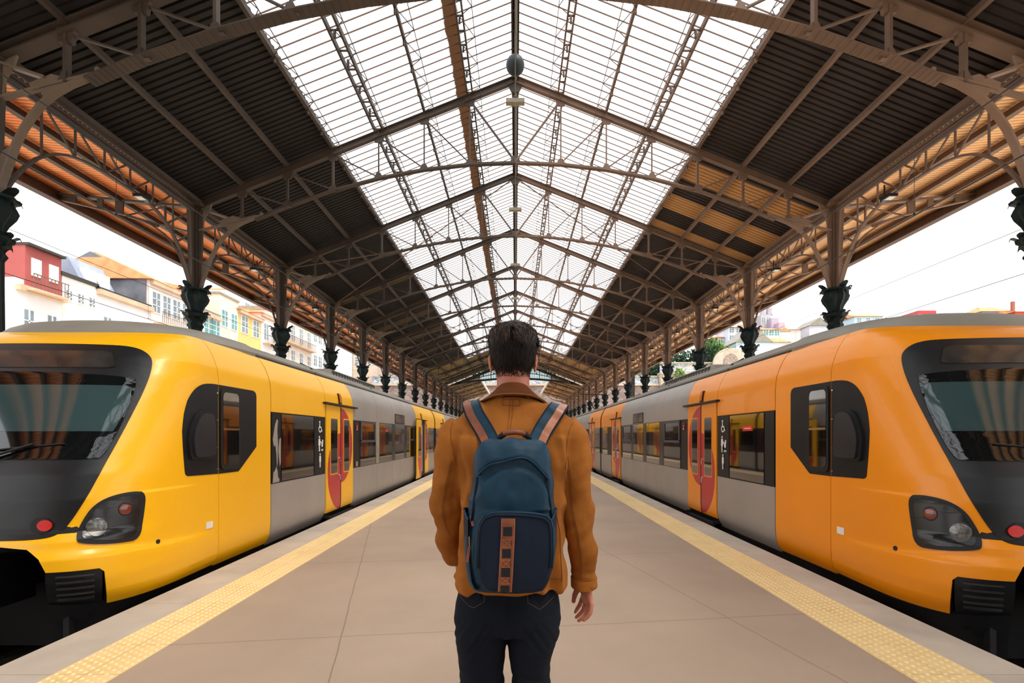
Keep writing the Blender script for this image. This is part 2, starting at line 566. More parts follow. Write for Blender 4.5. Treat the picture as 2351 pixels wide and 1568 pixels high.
def corrugated(name, mat, x0, z0, x1, z1, ya, yb, pitch=.22, amp=.022, **tags):
    m = MB(); n = int((yb - ya) / pitch)
    a = []; b = []
    for i in range(n):
        for t, h in ((0, 0), (.62, 0), (.68, pitch * .3), (.94, pitch * .3)):
            y = ya + (i + t) * (yb - ya) / n
            a.append((x0, y, z0 + h)); b.append((x1, y, z1 + h))
    m.loft([a, b], caps=False, closed=False)
    m.loft([[(p[0], p[1], p[2] + .012) for p in a], [(p[0], p[1], p[2] + .012) for p in b]], caps=False, closed=False)
    return m.build(name, mat, fix=False, **tags)
for sd in (-1, 1):
    nm = SIDE[sd]
    corrugated('ceiling_' + nm, M['ceil_' + nm], sd * 4.84, rz(4.84) + .22, sd * 8.75, rz(8.75) + .22, YR0, YG, .14, kind='structure')
    corrugated('ceiling_ridge_' + nm, M['ceil_' + nm], 0, rz(0) + .22, sd * 4.84, rz(4.84) + .22, YSK, YG, .14, kind='structure')
    corrugated('ceiling_canopy_' + nm, M['canopy_' + nm], sd * 8.62, EYE + 6.22, sd * 12.2, EYE + 6.55, YR0, YG + 6 * SP, .1, kind='structure')
    corrugated('ceiling_far_' + nm, M['ceil_' + nm], sd * 4.5, rz(4.5) - .35, sd * 8.75, rz(8.75) + .1, YG, YG + 5 * SP, kind='structure')
    m = MB(); m.bar((sd * 4.42, YG, rz(4.5) - .33), (sd * 4.42, YG + 5 * SP, rz(4.5) - .33), .16, .34); m.build('trim_%d' % (5 if sd < 0 else 6), M['lamp_white'], kind='structure')
    # fascia
    m = MB(); xs = sorted((sd * 12.2, sd * 12.26)); m.box((xs[0], YR0, EYE + 6.22), (xs[1], YG + 6 * SP, EYE + 6.62))
    xs = sorted((sd * 12.05, sd * 12.2)); m.box((xs[0], YR0, EYE + 6.22), (xs[1], YG + 6 * SP, EYE + 6.26))
    m.build('trim_%d' % (7 if sd < 0 else 8), pm('fascia', (92, 72, 64), .7, var=.15), kind='structure')
    # skylight
    m = MB(); m.add([(0, YR0, rz(0) + .24), (sd * 4.84, YR0, rz(4.84) + .24), (sd * 4.84, YSK, rz(4.84) + .24), (0, YSK, rz(0) + .24)], [(0, 1, 2, 3)])
    g = m.build('window_%d' % (1 if sd < 0 else 2), M['skylight'], fix=False, kind='structure')
    m = MB(); y = Y0 - 4 * SP
    while y < YSK:
        m.bar((0, y, rz(0) + .2), (sd * 4.84, y, rz(4.84) + .2), .016, .022)
        y += SP / 18
    me = m.build('glazing_bars', M['steel_lit'], g, fix=False)

# purlins
for sd in (-1, 1):
    st = M['steel_brown'] if sd < 0 else M['steel_lit']
    for i in range(1, 8):
        x = sd * NOD[i]
        z = rz(x) + .12
        yy1 = YG
        where = {1: 'just beside the ridge under the glass', 2: 'second from the ridge under the glass', 3: 'paired rails, third from the ridge under the glass',
                 4: 'at the edge where glass meets sheeting', 5: 'upper one under the dark sheeting', 6: 'lower one under the dark sheeting', 7: 'at the eaves above the columns'}[i]
        p = thing('purlin', '%s roof slope: long steel purlin %s' % (SIDE[sd], where), 'roof purlin', (x, 0, z), 'roof purlins on the %s slope' % SIDE[sd])
        m = MB()
        if i == 3:
            for q in (-.11, .11):
                m.bar((x + q, YR0, z), (x + q, yy1, z), .045, .12)
            y = YR0
            while y < 40:
                m.bar((x - .11, y, z), (x + .11, y, z), .03, .03); y += SP / 9
        elif i == 1:
            for q in (-.07, .07):
                m.bar((x + q, YR0, z), (x + q, yy1, z), .035, .1)
            y = YR0
            while y < 40:
                m.bar((x - .07, y, z), (x + .07, y, z), .03, .03); y += SP / 12
        else:
            m.bar((x, YR0, z), (x, yy1, z), .055 if i < 4 else .06, .1)
            if i >= 4:
                m.bar((x, YR0, z - .06), (x, yy1, z - .06), .085, .015)
        m.build('beam', st, p, fix=False)
        if i <= 4:
            m = MB(); k = -4
            xo = x + (-sd * .0)
            while k < 11:
                ya = Y0 + k * SP
                zz = lambda t: z - .05 - .26 * math.sin(PI * t)
                N_ = 6
                for j in range(N_):
                    t0, t1 = j / N_, (j + 1) / N_
                    xx = x - sd * .30
                    m.bar((xx * 1 , ya + t0 * SP, z - .14), (xx, ya + t1 * SP, z - .14), .014, .014)
                    m.bar((x, ya + t0 * SP, z - .02), (xx, ya + (t0 + .5 / N_) * SP, z - .14), .012, .012)
                    m.bar((xx, ya + (t0 + .5 / N_) * SP, z - .14), (x, ya + t1 * SP, z - .02), .012, .012)
                    m.box((x - .02, ya + t0 * SP - .03, z - .16), (x + .02, ya + t0 * SP + .03, z))
                k += 1
            m.build('rod_bracing', st, p, fix=False)
p = thing('ridge_beam', 'dark steel beam running along the ridge of the glass roof', 'ridge beam', (0, 0, rz(0)))
m = MB()
for q in (-.075, .075):
    m.bar((q, YR0, rz(0) + .05), (q, YG, rz(0) + .05), .03, .18)
m.bar((0, YR0, rz(0) + .16), (0, YG, rz(0) + .16), .19, .03)
y = YR0
while y < 44:
    m.bar((-.075, y, rz(0)), (.075, y, rz(0)), .04, .05); y += SP / 9
m.build('beam', M['steel_brown'], p, fix=False)
m = MB(); m.tube([(.03, YR0, rz(0) - .05), (.03, YG, rz(0) - .05)], .018, 6); m.build('conduit', M['lamp_grey'], p, fix=False)

# wind bracing: pairs of thin crossed rods in two bays
for (k, sd) in ((2, -1), (2, 1), (5, -1), (5, 1)):
    ya, yb = Y0 + k * SP, Y0 + (k + 1) * SP
    p = thing('wind_brace', 'pair of thin crossed tie rods under the %s roof slope, %s' % (SIDE[sd], 'the nearer pair' if k == 2 else 'the farther pair'), 'tie rods', (sd * 6, ya, rz(6)), 'crossed tie rods in the roof')
    for a, b in (((0, ya), (8.3, yb)), ((0, yb), (8.3, ya))):
        m = MB(); m.bar((sd * a[0], a[1], rz(a[0]) - .1), (sd * b[0], b[1], rz(b[0]) - .1), .03, .03); m.build('rod', M['steel_lit'], p, fix=False)

# trusses
def make_truss():
    t = thing('roof_truss', '', 'roof truss', (0, 0, 0), 'steel roof trusses')
    for sd in (-1, 1):
        st = M['steel_brown'] if sd < 0 else M['steel_lit']
        m = MB()
        a, b = (0, 0, rz(0) - .02), (sd * 8.45, 0, rz(8.45) - .02)
        m.bar(a, b, .02, .16); m.bar((a[0], 0, a[2] - .08), (b[0], 0, b[2] - .08), .12, .018); m.bar((a[0], 0, a[2] + .08), (b[0], 0, b[2] + .08), .12, .018)
        m.build('rafter', st, t, fix=False)
        m = MB()
        for i in range(6):
            x0, x1 = sd * i * 1.21, sd * (i + 1) * 1.21 * (1 if i < 5 else 1.0)
            if i == 5:
                x1 = sd * 6.9
            p0 = Vector((x0, 0, lc(x0))); p1 = Vector((x1, 0, lc(x1)))
            m.bar(p0, p1, .12, .02); m.bar(p0 + Vector((0, 0, .035)), p1 + Vector((0, 0, .035)), .025, .07)
            # rivet strips across the flange
            n = 10
            for j in range(n):
                q = p0.lerp(p1, (j + .5) / n)
                m.bar(q + Vector((0, -.06, -.012)), q + Vector((0, .06, -.012)), .014, .010)
        m.build('lower_chord', st, t, fix=False)
        for i in range(1, 7):
            x = sd * NOD[i]
            zb = lc(x) if i < 6 else EYE + 5.72
            m = MB(); w_ = .035 if i < 4 else .055
            m.bar((x, 0, zb), (x, 0, rz(x) - .05), w_, w_)
            m.build('vertical_strut', st, t, fix=False)
            m = MB()
            m.prism([(x - .16, rz(x) + .02), (x + .16, rz(x) - .02), (x + .10, rz(x) - .24), (x - .10, rz(x) - .24)], 'y', -.02, .02)
            m.build('gusset_plate', st, t, fix=False); m = MB()
            m.prism([(x - .14, zb), (x + .14, zb), (x + .05, zb + .17), (x - .05, zb + .17)], 'y', -.02, .02)
            m.build('gusset_plate', st, t, fix=False)
        for i in range(1, 7):
            x = sd * NOD[i]; xi = sd * NOD[i - 1]
            m = MB(); w_ = .045 if i == 1 else .028
            m.bar((x, 0, rz(x) - .08), (xi, 0, lc(xi) + .05), w_, w_)
            m.build('diagonal_brace', st, t, fix=False)
    m = MB(); m.bar((0, 0, lc(0)), (0, 0, rz(0)), .04, .04); m.build('king_post', M['steel_brown'], t, fix=False)
    m = MB(); m.prism([(-.24, rz(.24)), (0, rz(0)), (.24, rz(.24)), (.1, rz(0) - .36), (-.1, rz(0) - .36)], 'y', -.02, .02)
    m.build('gusset_plate', M['steel_brown'], t, fix=False); m = MB()
    m.prism([(-.16, lc(0)), (.16, lc(0)), (.07, lc(0) + .2), (-.07, lc(0) + .2)], 'y', -.02, .02)
    m.build('gusset_plate', M['steel_brown'], t, fix=False)
    return t
tr0 = make_truss()
for n, k in enumerate(range(0, 11)):
    lab = 'arched steel roof truss under the glass, %s counted from the camera' % ORD[n]
    if n == 0:
        tr0.location = (0, YF, 0); tr0['label'] = lab
    else:
        dup(tr0, (0, Y0 + k * SP, 0), lab)
tr0.scale = (1, 1.9, 1)
for n, k in enumerate((-1, -2, -3)):
    dup(tr0, (0, YF + k * SP, 0), 'steel roof truss overhead behind the viewpoint, %s behind' % ORD[n])

# columns with capitals and brackets
def petal(m, c, ang, L, w, lift, z):
    """pointed acanthus leaf curling out from the capital"""
    dx, dy = math.cos(ang), math.sin(ang)
    px, py = -dy, dx
    L *= .82; w *= 1.25
    prof = [(0, -.12, .8), (.35, .0, 1.), (.7, .035 + lift * .5, .9), (.9, .03 + lift, .5), (1., lift, .08)]
    a, b, cc = [], [], []
    for t, dz, ww in prof:
        x = c[0] + dx * L * t; y = c[1] + dy * L * t
        base = (x, y)
        a.append((x - px * w * ww / 2, y - py * w * ww / 2, z + dz))
        b.append((x, y, z + dz + .035 * ww))
        cc.append((x + px * w * ww / 2, y + py * w * ww / 2, z + dz))
    lo = [(p[0], p[1], p[2] - .03) for p in b]
    m.loft([[a[i], b[i], cc[i], lo[i]] for i in range(5)])

def make_column(sd):
    X = sd * 8.5
    st = M['steel_brown'] if sd < 0 else M['steel_lit']
    t = thing('iron_column', '', 'column', (X, 0, 0), 'iron columns on the %s' % SIDE[sd])
    # lower fluted shaft
    m = MB(); rings = []
    for z, r in ((0, .27), (.12, .27), (.16, .22), (.6, .2), (.7, .215), (.78, .17), (3.9, .145), (4.3, .145)):
        rings.append([(X + (r + .012 * math.cos(8 * a)) * math.cos(a), (r + .012 * math.cos(8 * a)) * math.sin(a), z) for a in [2 * PI * k / 32 for k in range(32)]])
    m.loft(rings); m.build('shaft', M['cast_green'], t, 'auto')
    # capital
    m = MB(); rings = []
    prof = [(4.28, .15), (4.36, .19), (4.42, .155), (4.52, .17), (4.6, .26), (4.66, .27), (4.70, .2), (4.76, .16), (4.86, .19), (5.0, .27), (5.1, .3), (5.18, .27), (5.24, .25), (5.27, .33), (5.31, .34), (5.33, .28)]
    for z, r in prof:
        rr = []
        for k in range(32):
            a = 2 * PI * k / 32
            q = r * (1 + .10 * math.cos(8 * a) * (1 if 4.8 < z < 5.2 else .6))
            rr.append((X + q * math.cos(a), q * math.sin(a), z))
        rings.append(rr)
    m.loft(rings); 
    for k in range(8):
        petal(m, (X + .16 * math.cos(PI / 4 * k), .16 * math.sin(PI / 4 * k)), PI / 4 * k, .23, .15, .04, 4.64)
        petal(m, (X + .1 * math.cos(PI / 4 * k + .39), .1 * math.sin(PI / 4 * k + .39)), PI / 4 * k + .39, .2, .13, .05, 4.46)
    for k in range(8):
        petal(m, (X + .2 * math.cos(PI / 4 * k), .2 * math.sin(PI / 4 * k)), PI / 4 * k, .2, .12, -.01, 5.25)
    for k in range(4):
        petal(m, (X + .2 * math.cos(PI / 2 * k), .2 * math.sin(PI / 2 * k)), PI / 2 * k, .30, .15, .06, 5.34)
    m.build('capital', M['cast_green'], t, 'auto')
    # riveted upper post: cross of plates and angles
    m = MB()
    zt = EYE + 6.1
    for z0, z1, w0, w1 in ((5.3, zt, .30, .44),):
        m.loft([[(X - w0 / 2, -.03, z0), (X + w0 / 2, -.03, z0), (X + w0 / 2, .03, z0), (X - w0 / 2, .03, z0)], [(X - w1 / 2, -.03, z1), (X + w1 / 2, -.03, z1), (X + w1 / 2, .03, z1), (X - w1 / 2, .03, z1)]])
        m.loft([[(X - .03, -w0 / 2, z0), (X + .03, -w0 / 2, z0), (X + .03, w0 / 2, z0), (X - .03, w0 / 2, z0)], [(X - .03, -w1 / 2, z1), (X + .03, -w1 / 2, z1), (X + .03, w1 / 2, z1), (X - .03, w1 / 2, z1)]])
    m.box((X - .085, -.085, 5.3), (X + .085, .085, zt))
    m.box((X - .26, -.2, zt - .04), (X + .26, .2, zt + .06))
    for q in (-.16, .16):
        for z in [5.5 + i * .09 for i in range(22)]:
            m.box((X + q - .012, -.04, z), (X + q + .012, -.03, z + .024))
    m.build('post', st, t, fix=False)
    def arc(pts, w, th, mm):
        for i in range(len(pts) - 1):
            a, b = pts[i], pts[i + 1]
            mm.bar((sd * a[0], 0, EYE + a[1]), (sd * b[0], 0, EYE + b[1]), w, th)
    # inner bracket
    inner = [(8.36, 3.9), (8.30, 4.14), (8.2, 4.40), (8.09, 4.72), (7.96, 4.98), (7.82, 5.19), (7.66, 5.38), (7.47, 5.54), (7.2, 5.69), (6.95, 5.79), (6.72, 5.85)]
    m = MB(); arc(inner, .11, .045, m)
    arc([(8.4, 5.46), (7.6, 5.66), (6.76, 5.87)], .09, .04, m)
    m.prism([(sd * x, EYE + h) for x, h in ((6.74, 5.87), (7.45, 5.55), (7.62, 5.45), (7.66, 5.62), (7.3, 5.76), (6.9, 5.88))], 'y', -.025, .025)
    m.prism([(sd * x, EYE + h) for x, h in ((8.4, 3.95), (8.32, 4.2), (8.12, 4.72), (8.3, 4.6), (8.4, 4.3))], 'y', -.025, .025)
    arc([(8.3, 6.03), (7.6, 5.80)], .1, .045, m)
    m.prism([(sd * x, EYE + h) for x, h in ((7.85, 5.72), (7.5, 5.86), (7.18, 5.78), (7.35, 5.70), (7.8, 5.58))], 'y', -.02, .02)
    m.prism([(sd * x, EYE + h) for x, h in ((8.45, 6.1), (8.05, 6.2), (8.12, 5.98), (8.25, 5.8), (8.3, 5.5), (8.45, 5.4))], 'y', -.02, .02)
    m.tube([(sd * 6.70, -.09, EYE + 5.88), (sd * 6.70, .09, EYE + 5.88)], .045, 10)
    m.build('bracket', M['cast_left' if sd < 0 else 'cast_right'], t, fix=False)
    # outer bracket and canopy arm
    outer = [(8.64, 3.9), (8.70, 4.2), (8.80, 4.52), (8.93, 4.84), (9.1, 5.13), (9.35, 5.4), (9.66, 5.62), (9.98, 5.76), (10.3, 5.85)]
    m = MB(); arc(outer, .09, .04, m)
    arc([(8.6, 5.42), (9.5, 5.64), (10.3, 5.87), (11.2, 6.08), (12.15, 6.3)], .09, .035, m)
    arc([(8.5, 6.08), (12.15, 6.42)], .14, .05, m)
    m.prism([(sd * x, EYE + h) for x, h in ((10.3, 5.85), (9.66, 5.62), (9.5, 5.56), (9.45, 5.64), (9.9, 5.76))], 'y', -.02, .02)
    m.prism([(sd * x, EYE + h) for x, h in ((12.15, 6.3), (11.7, 6.2), (11.66, 6.36), (12.15, 6.41))], 'y', -.02, .02)
    m.prism([(sd * x, EYE + h) for x, h in ((10.62, 5.96), (10.42, 5.92), (10.4, 6.24), (10.62, 6.26))], 'y', -.02, .02)
    m.prism([(sd * x, EYE + h) for x, h in ((11.1, 6.08), (10.95, 6.05), (10.95, 6.28), (11.1, 6.3))], 'y', -.02, .02)
    arc([(9.3, 5.62), (9.3, 6.12)], .04, .04, m); arc([(8.55, 6.0), (9.35, 5.62)], .04, .04, m)
    arc([(9.3, 6.1), (10.3, 5.88)], .03, .03, m); arc([(8.6, 5.4), (9.1, 5.12)], .04, .04, m)
    m.build('canopy_arm', st, t, fix=False)
    return t
for sd in (-1, 1):
    c0 = make_column(sd)
    for k in range(0, 16):
        lab = 'green capped iron column in the %s row, %s counted from the camera' % (SIDE[sd], ORD[k])
        if k == 0:
            c0.location = (sd * 8.5, YF, 0); c0['label'] = lab
        else:
            dup(c0, (sd * 8.5, Y0 + k * SP, 0), lab)

# arched lattice girders between the columns
def make_girder(sd):
    X = sd * 8.5
    st = M['steel_brown'] if sd < 0 else M['steel_lit']
    t = thing('arched_girder', '', 'lattice girder', (X, 0, EYE + 6.05), 'lattice girders between the %s columns' % SIDE[sd])
    m = MB()
    m.bar((X, 0, EYE + 6.06), (X, SP, EYE + 6.06), .14, .06)
    m.bar((X - sd * .12, 0, EYE + 6.2), (X - sd * .12, SP, EYE + 6.2), .16, .1)
    m.bar((X - sd * .02, 0, EYE + 5.96), (X - sd * .02, SP, EYE + 5.96), .05, .12)
    m.build('top_chord', st, t, fix=False)
    def ah(tt):
        q = abs(tt * 2 - 1)
        return 5.45 - 1.45 * max(0, q) ** 3.6
    m = MB(); N_ = 24
    for i in range(N_):
        a, b = i / N_, (i + 1) / N_
        m.bar((X, .16 + a * (SP - .32), EYE + ah(a)), (X, .16 + b * (SP - .32), EYE + ah(b)), .075, .04)
    m.build('arch_rib', st, t, fix=False)
    for i in range(1, 7):
        tt = i / 7
        y = .16 + tt * (SP - .32)
        m = MB(); m.bar((X, y, EYE + ah(tt)), (X, y, EYE + 6.04), .028, .028); m.build('upright', st, t, fix=False)
        m = MB(); tn = (i + 1) / 7 if tt < .5 else (i - 1) / 7
        yn = .16 + tn * (SP - .32)
        m.bar((X, y, EYE + 6.02), (X, yn, EYE + ah(tn)), .03, .03); m.build('diagonal_brace', st, t, fix=False)
    return t
for sd in (-1, 1):
    g0 = make_girder(sd)
    for k in range(0, 15):
        lab = 'arched lattice girder joining the %s columns, %s span from the camera' % (SIDE[sd], ORD[k])
        if k == 0:
            g0.location = (sd * 8.5, YF, EYE + 6.05); g0.scale = (1, (Y0 + SP - YF) / SP, 1); g0['label'] = lab
        else:
            dup(g0, (sd * 8.5, Y0 + k * SP, EYE + 6.05), lab)
# canopy purlins
    st = M['steel_brown'] if sd < 0 else M['steel_lit']
    for i, x in enumerate((9.5, 10.5, 11.4)):
        zc = EYE + 6.22 + (x - 8.62) / 3.58 * .33 - .09
        m = MB(); m.bar((sd * x, YR0, zc), (sd * x, YG + 6 * SP, zc), .07, .13); m.bar((sd * x, YR0, zc - .07), (sd * x, YG + 6 * SP, zc - .07), .13, .02)
        o = m.build('canopy_purlin', st, fix=False)
        o['label'] = 'long purlin under the %s canopy, %s' % (SIDE[sd], ('nearest the columns', 'the middle one', 'nearest the outer edge')[i])
        o['category'] = 'roof purlin'
        o['group'] = 'purlins under the %s canopy' % SIDE[sd]

# floodlights in the girders
for sd in (-1, 1):
    f0 = thing('floodlight', '', 'floodlight', (0, 0, 0), 'floodlights along the %s girders' % SIDE[sd])
    m = MB(); m.box((-.10, -.12, -.025), (.10, .10, .04)); m.box((-.05, .06, -.02), (.05, .2, .09)); m.bar((0, .14, .05), (0, .14, .35), .022, .022); m.build('housing', M['black_plastic'], f0, fix=False)
    m = MB(); m.box((-.075, -.10, -.034), (.075, .05, -.024)); m.build('lens', M['lamp_white'], f0, fix=False)
    for k in range(0, 8):
        loc = (sd * 8.34, Y0 + (k + .56) * SP, EYE + 5.33)
        lab = 'small black floodlight on the %s lattice girder, %s from the camera' % (SIDE[sd], ORD[k])
        if k == 0:
            f0.location = loc; f0['label'] = lab
        else:
            dup(f0, loc, lab)

# hanging globe and ridge lamps
t = thing('globe', 'dark green ball hanging below the roof ridge', 'globe', (0, 11.0, EYE + 8.68))
m = MB(); m.sphere((0, 11.0, EYE + 8.68), .215, 32, 20); m.build('ball', M['globe_green'], t, True)
m = MB(); m.tube([(0, 11.0, EYE + 8.85), (0, 11.0, EYE + 9.5)], .02, 8); m.disc((0, 11, EYE + 8.9), .05, 'z', .06); m.build('hanger', M['steel_brown'], t)
l0 = thing('ridge_lamp', '', 'lamp', (0, 0, 0), 'box lamps hung along the ridge')
m = MB()
m.box((-.19, -.06, -.04), (.19, .06, .04)); m.box((-.05, -.065, -.052), (.05, .065, -.035)); m.build('housing', M['lamp_grey'], l0)
m = MB(); m.sphere((0, 0, .08), .05, 12, 8); m.tube([(0, 0, .08), (0, 0, 2.64)], .012, 6); m.build('hanger', M['steel_brown'], l0, fix=False)
for k in range(8):
    loc = (0, 9.63 + k * SP, EYE + 6.85)
    lab = 'small box lamp hung under the ridge, %s from the camera' % ORD[k]
    if k == 0:
        l0.location = loc; l0['label'] = lab
    else:
        dup(l0, loc, lab)

# glazed gable at the far end
t = thing('glazed_gable', 'pale blue glazed gable screen closing the far end of the glass roof', 'gable screen', (0, YG, EYE + 6.8))
def gb(x):
    return EYE + 7.2 - .0125 * x * x
XG = 7.1
m = MB(); top = [(x, rz(x) - .08) for x in (-XG, -4, 0, 4, XG)]; bot = [(XG - i * XG / 8, gb(XG - i * XG / 8)) for i in range(17)]
m.prism(top + bot[1:-1], 'y', YG, YG + .02); m.build('glass', M['gable'], t)
x = -6.9
while x < 6.91:
    if rz(x) - .2 > gb(x):
        m = MB(); big = abs(round(x / 1.5) * 1.5 - x) < .01
        m.bar((x, YG - .03, gb(x)), (x, YG - .03, rz(x) - .1), .09 if big else .03, .06)
        m.build('mullion', M['roof_dark'], t, fix=False)
    x += .3
m = MB()
for i in range(16):
    xa, xb = -XG + i * XG / 8, -XG + (i + 1) * XG / 8
    m.bar((xa, YG - .04, gb(xa) - .05), (xb, YG - .04, gb(xb) - .05), .25, .22, (0, 0, 1))
for s_ in (-1, 1):
    m.bar((0, YG - .04, rz(0) - .08), (s_ * 8.4, YG - .04, rz(8.4) - .08), .25, .3)
m.build('frame', M['roof_dark'], t, fix=False)
for sd in (-1, 1):
    for n in range(1, 5):
        y = YG + n * SP
        st = M['steel_lit']
        t = thing('side_rafter', 'rafter of the far %s side roof beyond the gable, %s one' % (SIDE[sd], ORD[n - 1]), 'rafter', (sd * 6.5, y, rz(6.5)), 'rafters beyond the gable')
        m = MB(); m.bar((sd * 4.5, y, rz(4.5) - .45), (sd * 8.45, y, rz(8.45) - .05), .12, .16); m.build('beam', st, t, fix=False)
        m = MB(); m.bar((sd * 6.0, y, rz(6) - 1.1), (sd * 8.4, y, rz(8.4) - .8), .1, .08); m.bar((sd * 4.6, y, rz(4.5) - .5), (sd * 6.0, y, rz(6) - 1.1), .08, .08); m.build('strut', st, t, fix=False)
    for i, x in enumerate((5.6, 7.0)):
        m = MB(); m.bar((sd * x, YG, rz(x) - .32 + .08 * i), (sd * x, YG + 5 * SP, rz(x) - .32 + .08 * i), .09, .12)
        o = m.build('side_purlin', M['steel_lit'], fix=False)
        o['label'] = '%s purlin of the far %s side roof beyond the gable' % (('upper', 'lower')[i], SIDE[sd]); o['category'] = 'roof purlin'

# tall dark masts by the columns, overhead wires
for sd, y in ((-1, 39.0), (1, 38.0)):
    m = MB(); m.box((sd * 9.5 - .13, y - .13, 0), (sd * 9.5 + .13, y + .13, 6.6)); 
    t = thing('mast', 'tall dark square mast between the %s columns' % SIDE[sd], 'mast', (sd * 9.5, y, 0))
    m.build('pole', M['roof_dark'], t)
    m = MB(); m.box((sd * 9.5 - .17, y - .17, 6.6), (sd * 9.5 + .17, y + .17, 6.68)); m.build('cap', M['roof_dark'], t)
for sd in (-1, 1):
    for x, nm in ((4.75, 'above the train'), (11.5, 'beyond the columns')):
        e = 0 if x < 5 else 1.36
        t = thing('overhead_wire', 'pair of thin overhead wires on the %s, %s' % (SIDE[sd], nm), 'overhead wires', (sd * x, 0, 4.77 + e))
        m = MB(); m.tube([(sd * x, -2, 4.77 + e), (sd * x, 70, 4.77 + e)], .0065, 6); m.build('upper_wire', M['wire'], t, fix=False)
        zl = (4.05 if e == 0 else 5.1)
        m = MB(); m.tube([(sd * x, -2, zl), (sd * x, 70, zl)], .0075, 6); m.build('contact_wire', M['wire'], t, fix=False)
        m = MB()
        for k in range(16):
            y = 5.6 + k * SP
            m.tube([(sd * x, y, zl), (sd * x, y, 4.77 + e)], .003, 5); m.sphere((sd * x, y, zl + .02), .014, 8, 6)
        m.build('droppers', M['wire'], t, fix=False)
# ------------------------------------------------------------------ trains
TZ = [-.75, -.05, .05, .12, .25, .35, .5, .58, .64, .9, 1.1, 1.23, 2.0, 2.1, 2.18, 2.27, 2.36, 2.44, 2.52, 2.56]
TW = [1.30, 1.36, 1.42, 1.44, 1.45, 1.45, 1.45, 1.45, 1.45, 1.45, 1.45, 1.45, 1.45, 1.443, 1.43, 1.40, 1.36, 1.31, 1.24, 1.19]
TF = [3.95, 3.84, 3.80, 3.74, 3.69, 3.68, 3.68, 3.70, 3.76, 3.79, 3.85, 3.93, 4.34, 4.40, 4.45, 4.53, 4.62, 4.74, 4.92, 5.02]
YSD = 5.2
def interp(x, xs, ys):
    if x <= xs[0]: return ys[0]
    for i in range(len(xs) - 1):
        if x <= xs[i + 1]:
            return ys[i] + (ys[i + 1] - ys[i]) * (x - xs[i]) / (xs[i + 1] - xs[i])
    return ys[-1]
def nose(u, z, off=0.):
    """u: 0 = nose centre, +-1 = start of the straight side, beyond = metres along it"""
    w_ = interp(z, TZ, TW)
    a = abs(u); sg = 1 if u >= 0 else -1
    if a >= 1:
        return Vector((sg * w_, YSD + a - 1, z))
    ph = a * PI / 2; n = 5.2 - 1.2 * min(1, max(0, (z - .9) / 1.2)); D = YSD - interp(z, TZ, TF)
    r = ((math.sin(ph) / w_) ** n + (math.cos(ph) / D) ** n) ** (-1 / n)
    zl = .50 - max(0, a - .5) * .2
    fd = min(1, max(0, (1 - a) / .3))
    b = .040 * fd * min(1, max(0, (zl - z) / .06)) * min(1, (.35 + a * 1.5))
    f2 = min(1, max(0, (a - .56) / .05)) * min(1, max(0, (.9 - a) / .25))
    b = max(b, .014 * f2 * min(1, max(0, (.935 - z) / .02)))
    r += b if z > -.1 else 0
    return Vector((sg * r * math.sin(ph), YSD - r * math.cos(ph), z))
def noseN(u, z):
    e = .004
    du = nose(u + e, z) - nose(u - e, z); dz = nose(u, z + e) - nose(u, z - e)
    n = du.cross(dz)
    if n.length < 1e-9:
        return Vector((0, -1, 0))
    n.normalize()
    c = nose(u, z) - Vector((0, max(YSD, nose(u, z).y), 1.2))
    return n if n.dot(Vector((c.x, c.y, c.z * .3))) > 0 else -n
def circ(u, z, ru, rz_, n=24):
    return [(u + ru * math.cos(2 * PI * k / n), z + rz_ * math.sin(2 * PI * k / n)) for k in range(n)]
def rrect(u0, u1, z0, z1, ru, rz_):
    pts = []
    for cx_, cz_, a0 in ((u1 - ru, z1 - rz_, 0), (u0 + ru, z1 - rz_, 90), (u0 + ru, z0 + rz_, 180), (u1 - ru, z0 + rz_, 270)):
        for k in range(5):
            a = math.radians(a0 + k * 22.5)
            pts.append((cx_ + ru * math.cos(a), cz_ + rz_ * math.sin(a)))
    return pts

def chaikin(P, n=2):
    for _ in range(n):
        Q = []
        for i in range(len(P)):
            a, b = P[i], P[(i + 1) % len(P)]
            Q += [(a[0] * .75 + b[0] * .25, a[1] * .75 + b[1] * .25), (a[0] * .25 + b[0] * .75, a[1] * .25 + b[1] * .75)]
        P = Q
    return P

